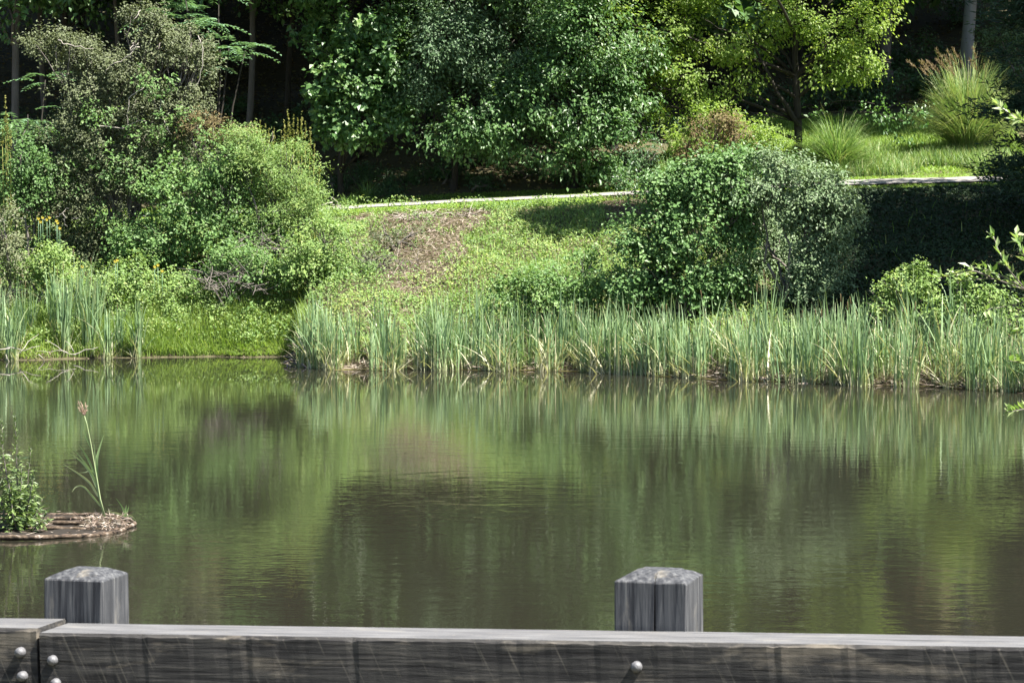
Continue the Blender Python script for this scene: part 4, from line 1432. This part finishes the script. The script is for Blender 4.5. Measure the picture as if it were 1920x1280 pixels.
# bushy weed on the planter: several leafy stems with flower spires
M['islandweed'] = leaf_mat('island weed leaf', [(.035, .06, .025), (.07, .115, .035), (.12, .17, .05), (.16, .21, .07)], .25, .4, .5)
wd = thing('island_weed', pt(45, 985), 'bushy leafy weed with pointed green spires at the left of the planter', 'weed')
gb, gl = Geo(), Geo()
stems = [((40, 985), (28, 780), 1.0), ((48, 985), (57, 840), .9), ((30, 985), (3, 790), 1.0), ((55, 990), (80, 935), .7), ((62, 990), (90, 960), .6), ((35, 985), (40, 880), .8), ((25, 985), (12, 880), .8), ((45, 985), (65, 880), .7), ((15, 985), (-20, 850), .9), ((50, 990), (70, 910), .6), ((58, 992), (95, 975), .5), ((20, 988), (20, 900), .7), ((30, 990), (50, 930), .7)]
for (b0, t0_, s0) in stems:
    D = 36.4 + rng.uniform(-.25, .3)
    p0, p1 = at(*b0, D), at(*t0_, D)
    p0[2] = .03
    P = limb(gb, p0, p1, .012, .003, rng, .07, 9, 5)
    Ls = np.linalg.norm(p1 - p0)
    n = int(230 * Ls)
    t_ = rng.random(n)
    Q = np.stack([np.interp(t_ * 8, np.arange(9), P[:, k]) for k in range(3)], 1)
    az = rng.uniform(0, 6.28, n)
    up = np.where(t_ > .72, 1.3, .1)
    d = np.stack([np.cos(az), np.sin(az), up + rng.normal(0, .4, n)], 1)
    sz = np.where(t_ > .72, .05, .13 * (1.1 - .6 * t_)) * rng.uniform(.6, 1.2, n)
    gl.quads(leaf_quads(Q + unit(d) * np.where(t_ > .72, 0, .06)[:, None] * rng.random((n, 1)), d + [0, 0, -.1], np.stack([0 * az, 0 * az - .2, 1 + 0 * az], 1) + rng.normal(size=(n, 3)) * .3, sz, sz * .3, rng), np.clip(rng.normal(.45, .25, n), 0, 1))
gb.build('stem', M['greytwig'], wd)
gl.build('foliage', M['islandweed'], wd)

# ------------------------------------------------------------------ near branch reaching in from the right
nbx = np.array([5.1, 18.6, float(terrain(5.1, 18.6))])
nb = thing('overhanging_shrub', nbx, 'shrub branches with pale pointed leaves reaching in from the right edge', 'shrub')
gb, gl = Geo(), Geo()
root = nbx + np.array([0, 0, .9])
limb(gb, nbx, root, .05, .04, rng, .05)
D = 18.2
twigs = [[(1990, 590), (1925, 545), (1860, 520), (1800, 528)], [(1925, 545), (1890, 505), (1872, 470), (1862, 440)], [(1930, 548), (1895, 525), (1850, 505), (1815, 500)], [(1990, 600), (1930, 565), (1880, 575), (1845, 582)],
         [(1930, 500), (1915, 470), (1905, 440)], [(2000, 700), (1930, 680), (1890, 676)], [(2000, 760), (1930, 765), (1890, 772)], [(1985, 590), (1935, 610), (1905, 625)], [(1990, 250), (1930, 235), (1880, 205), (1870, 195)], [(1930, 235), (1915, 225), (1905, 225)], [(1860, 520), (1820, 505), (1768, 520), (1758, 522)]]
for tw in twigs:
    P = np.array([at(a, b, D + .1 * math.sin(a)) for a, b in tw])
    t_ = np.linspace(0, len(P) - 1, 9)
    Q = np.stack([np.interp(t_, np.arange(len(P)), P[:, k]) for k in range(3)], 1)
    gb.tube(Q, np.linspace(.006, .002, 9), 5)
    n = 30
    tt = rng.random(n) ** .75 * 8
    B = np.stack([np.interp(tt, np.arange(9), Q[:, k]) for k in range(3)], 1)
    fw = unit(Q[-1] - Q[0])
    d = fw * .8 + rng.normal(size=(n, 3)) * [.6, .5, .5] + [0, 0, .3]
    s_ = rng.uniform(.04, .085, n)
    gl.quads(leaf_quads(B, d, unit(rng.normal(size=(n, 3)) * .45 + [0.2, -.3, 1]), s_, s_ * .42, rng), rng.random(n))
for q in [(1990, 595), (2000, 700), (2000, 760), (1990, 250)]:
    P = limb(gb, root, at(*q, D), .010, .005, rng, .07, 9, 5)
    B = P[2:][rng.integers(0, 7, 60)] + rng.normal(size=(60, 3)) * .09
    s_ = rng.uniform(.04, .085, 60)
    gl.quads(leaf_quads(B, rng.normal(size=(60, 3)) + [0, 0, .3], unit(rng.normal(size=(60, 3)) * .45 + [.2, -.3, 1]), s_, s_ * .42, rng), rng.random(60))
gb.build('branches', M['greytwig'], nb)
gl.build('foliage', M['pale'], nb)
print('cattail clumps', n_ct)
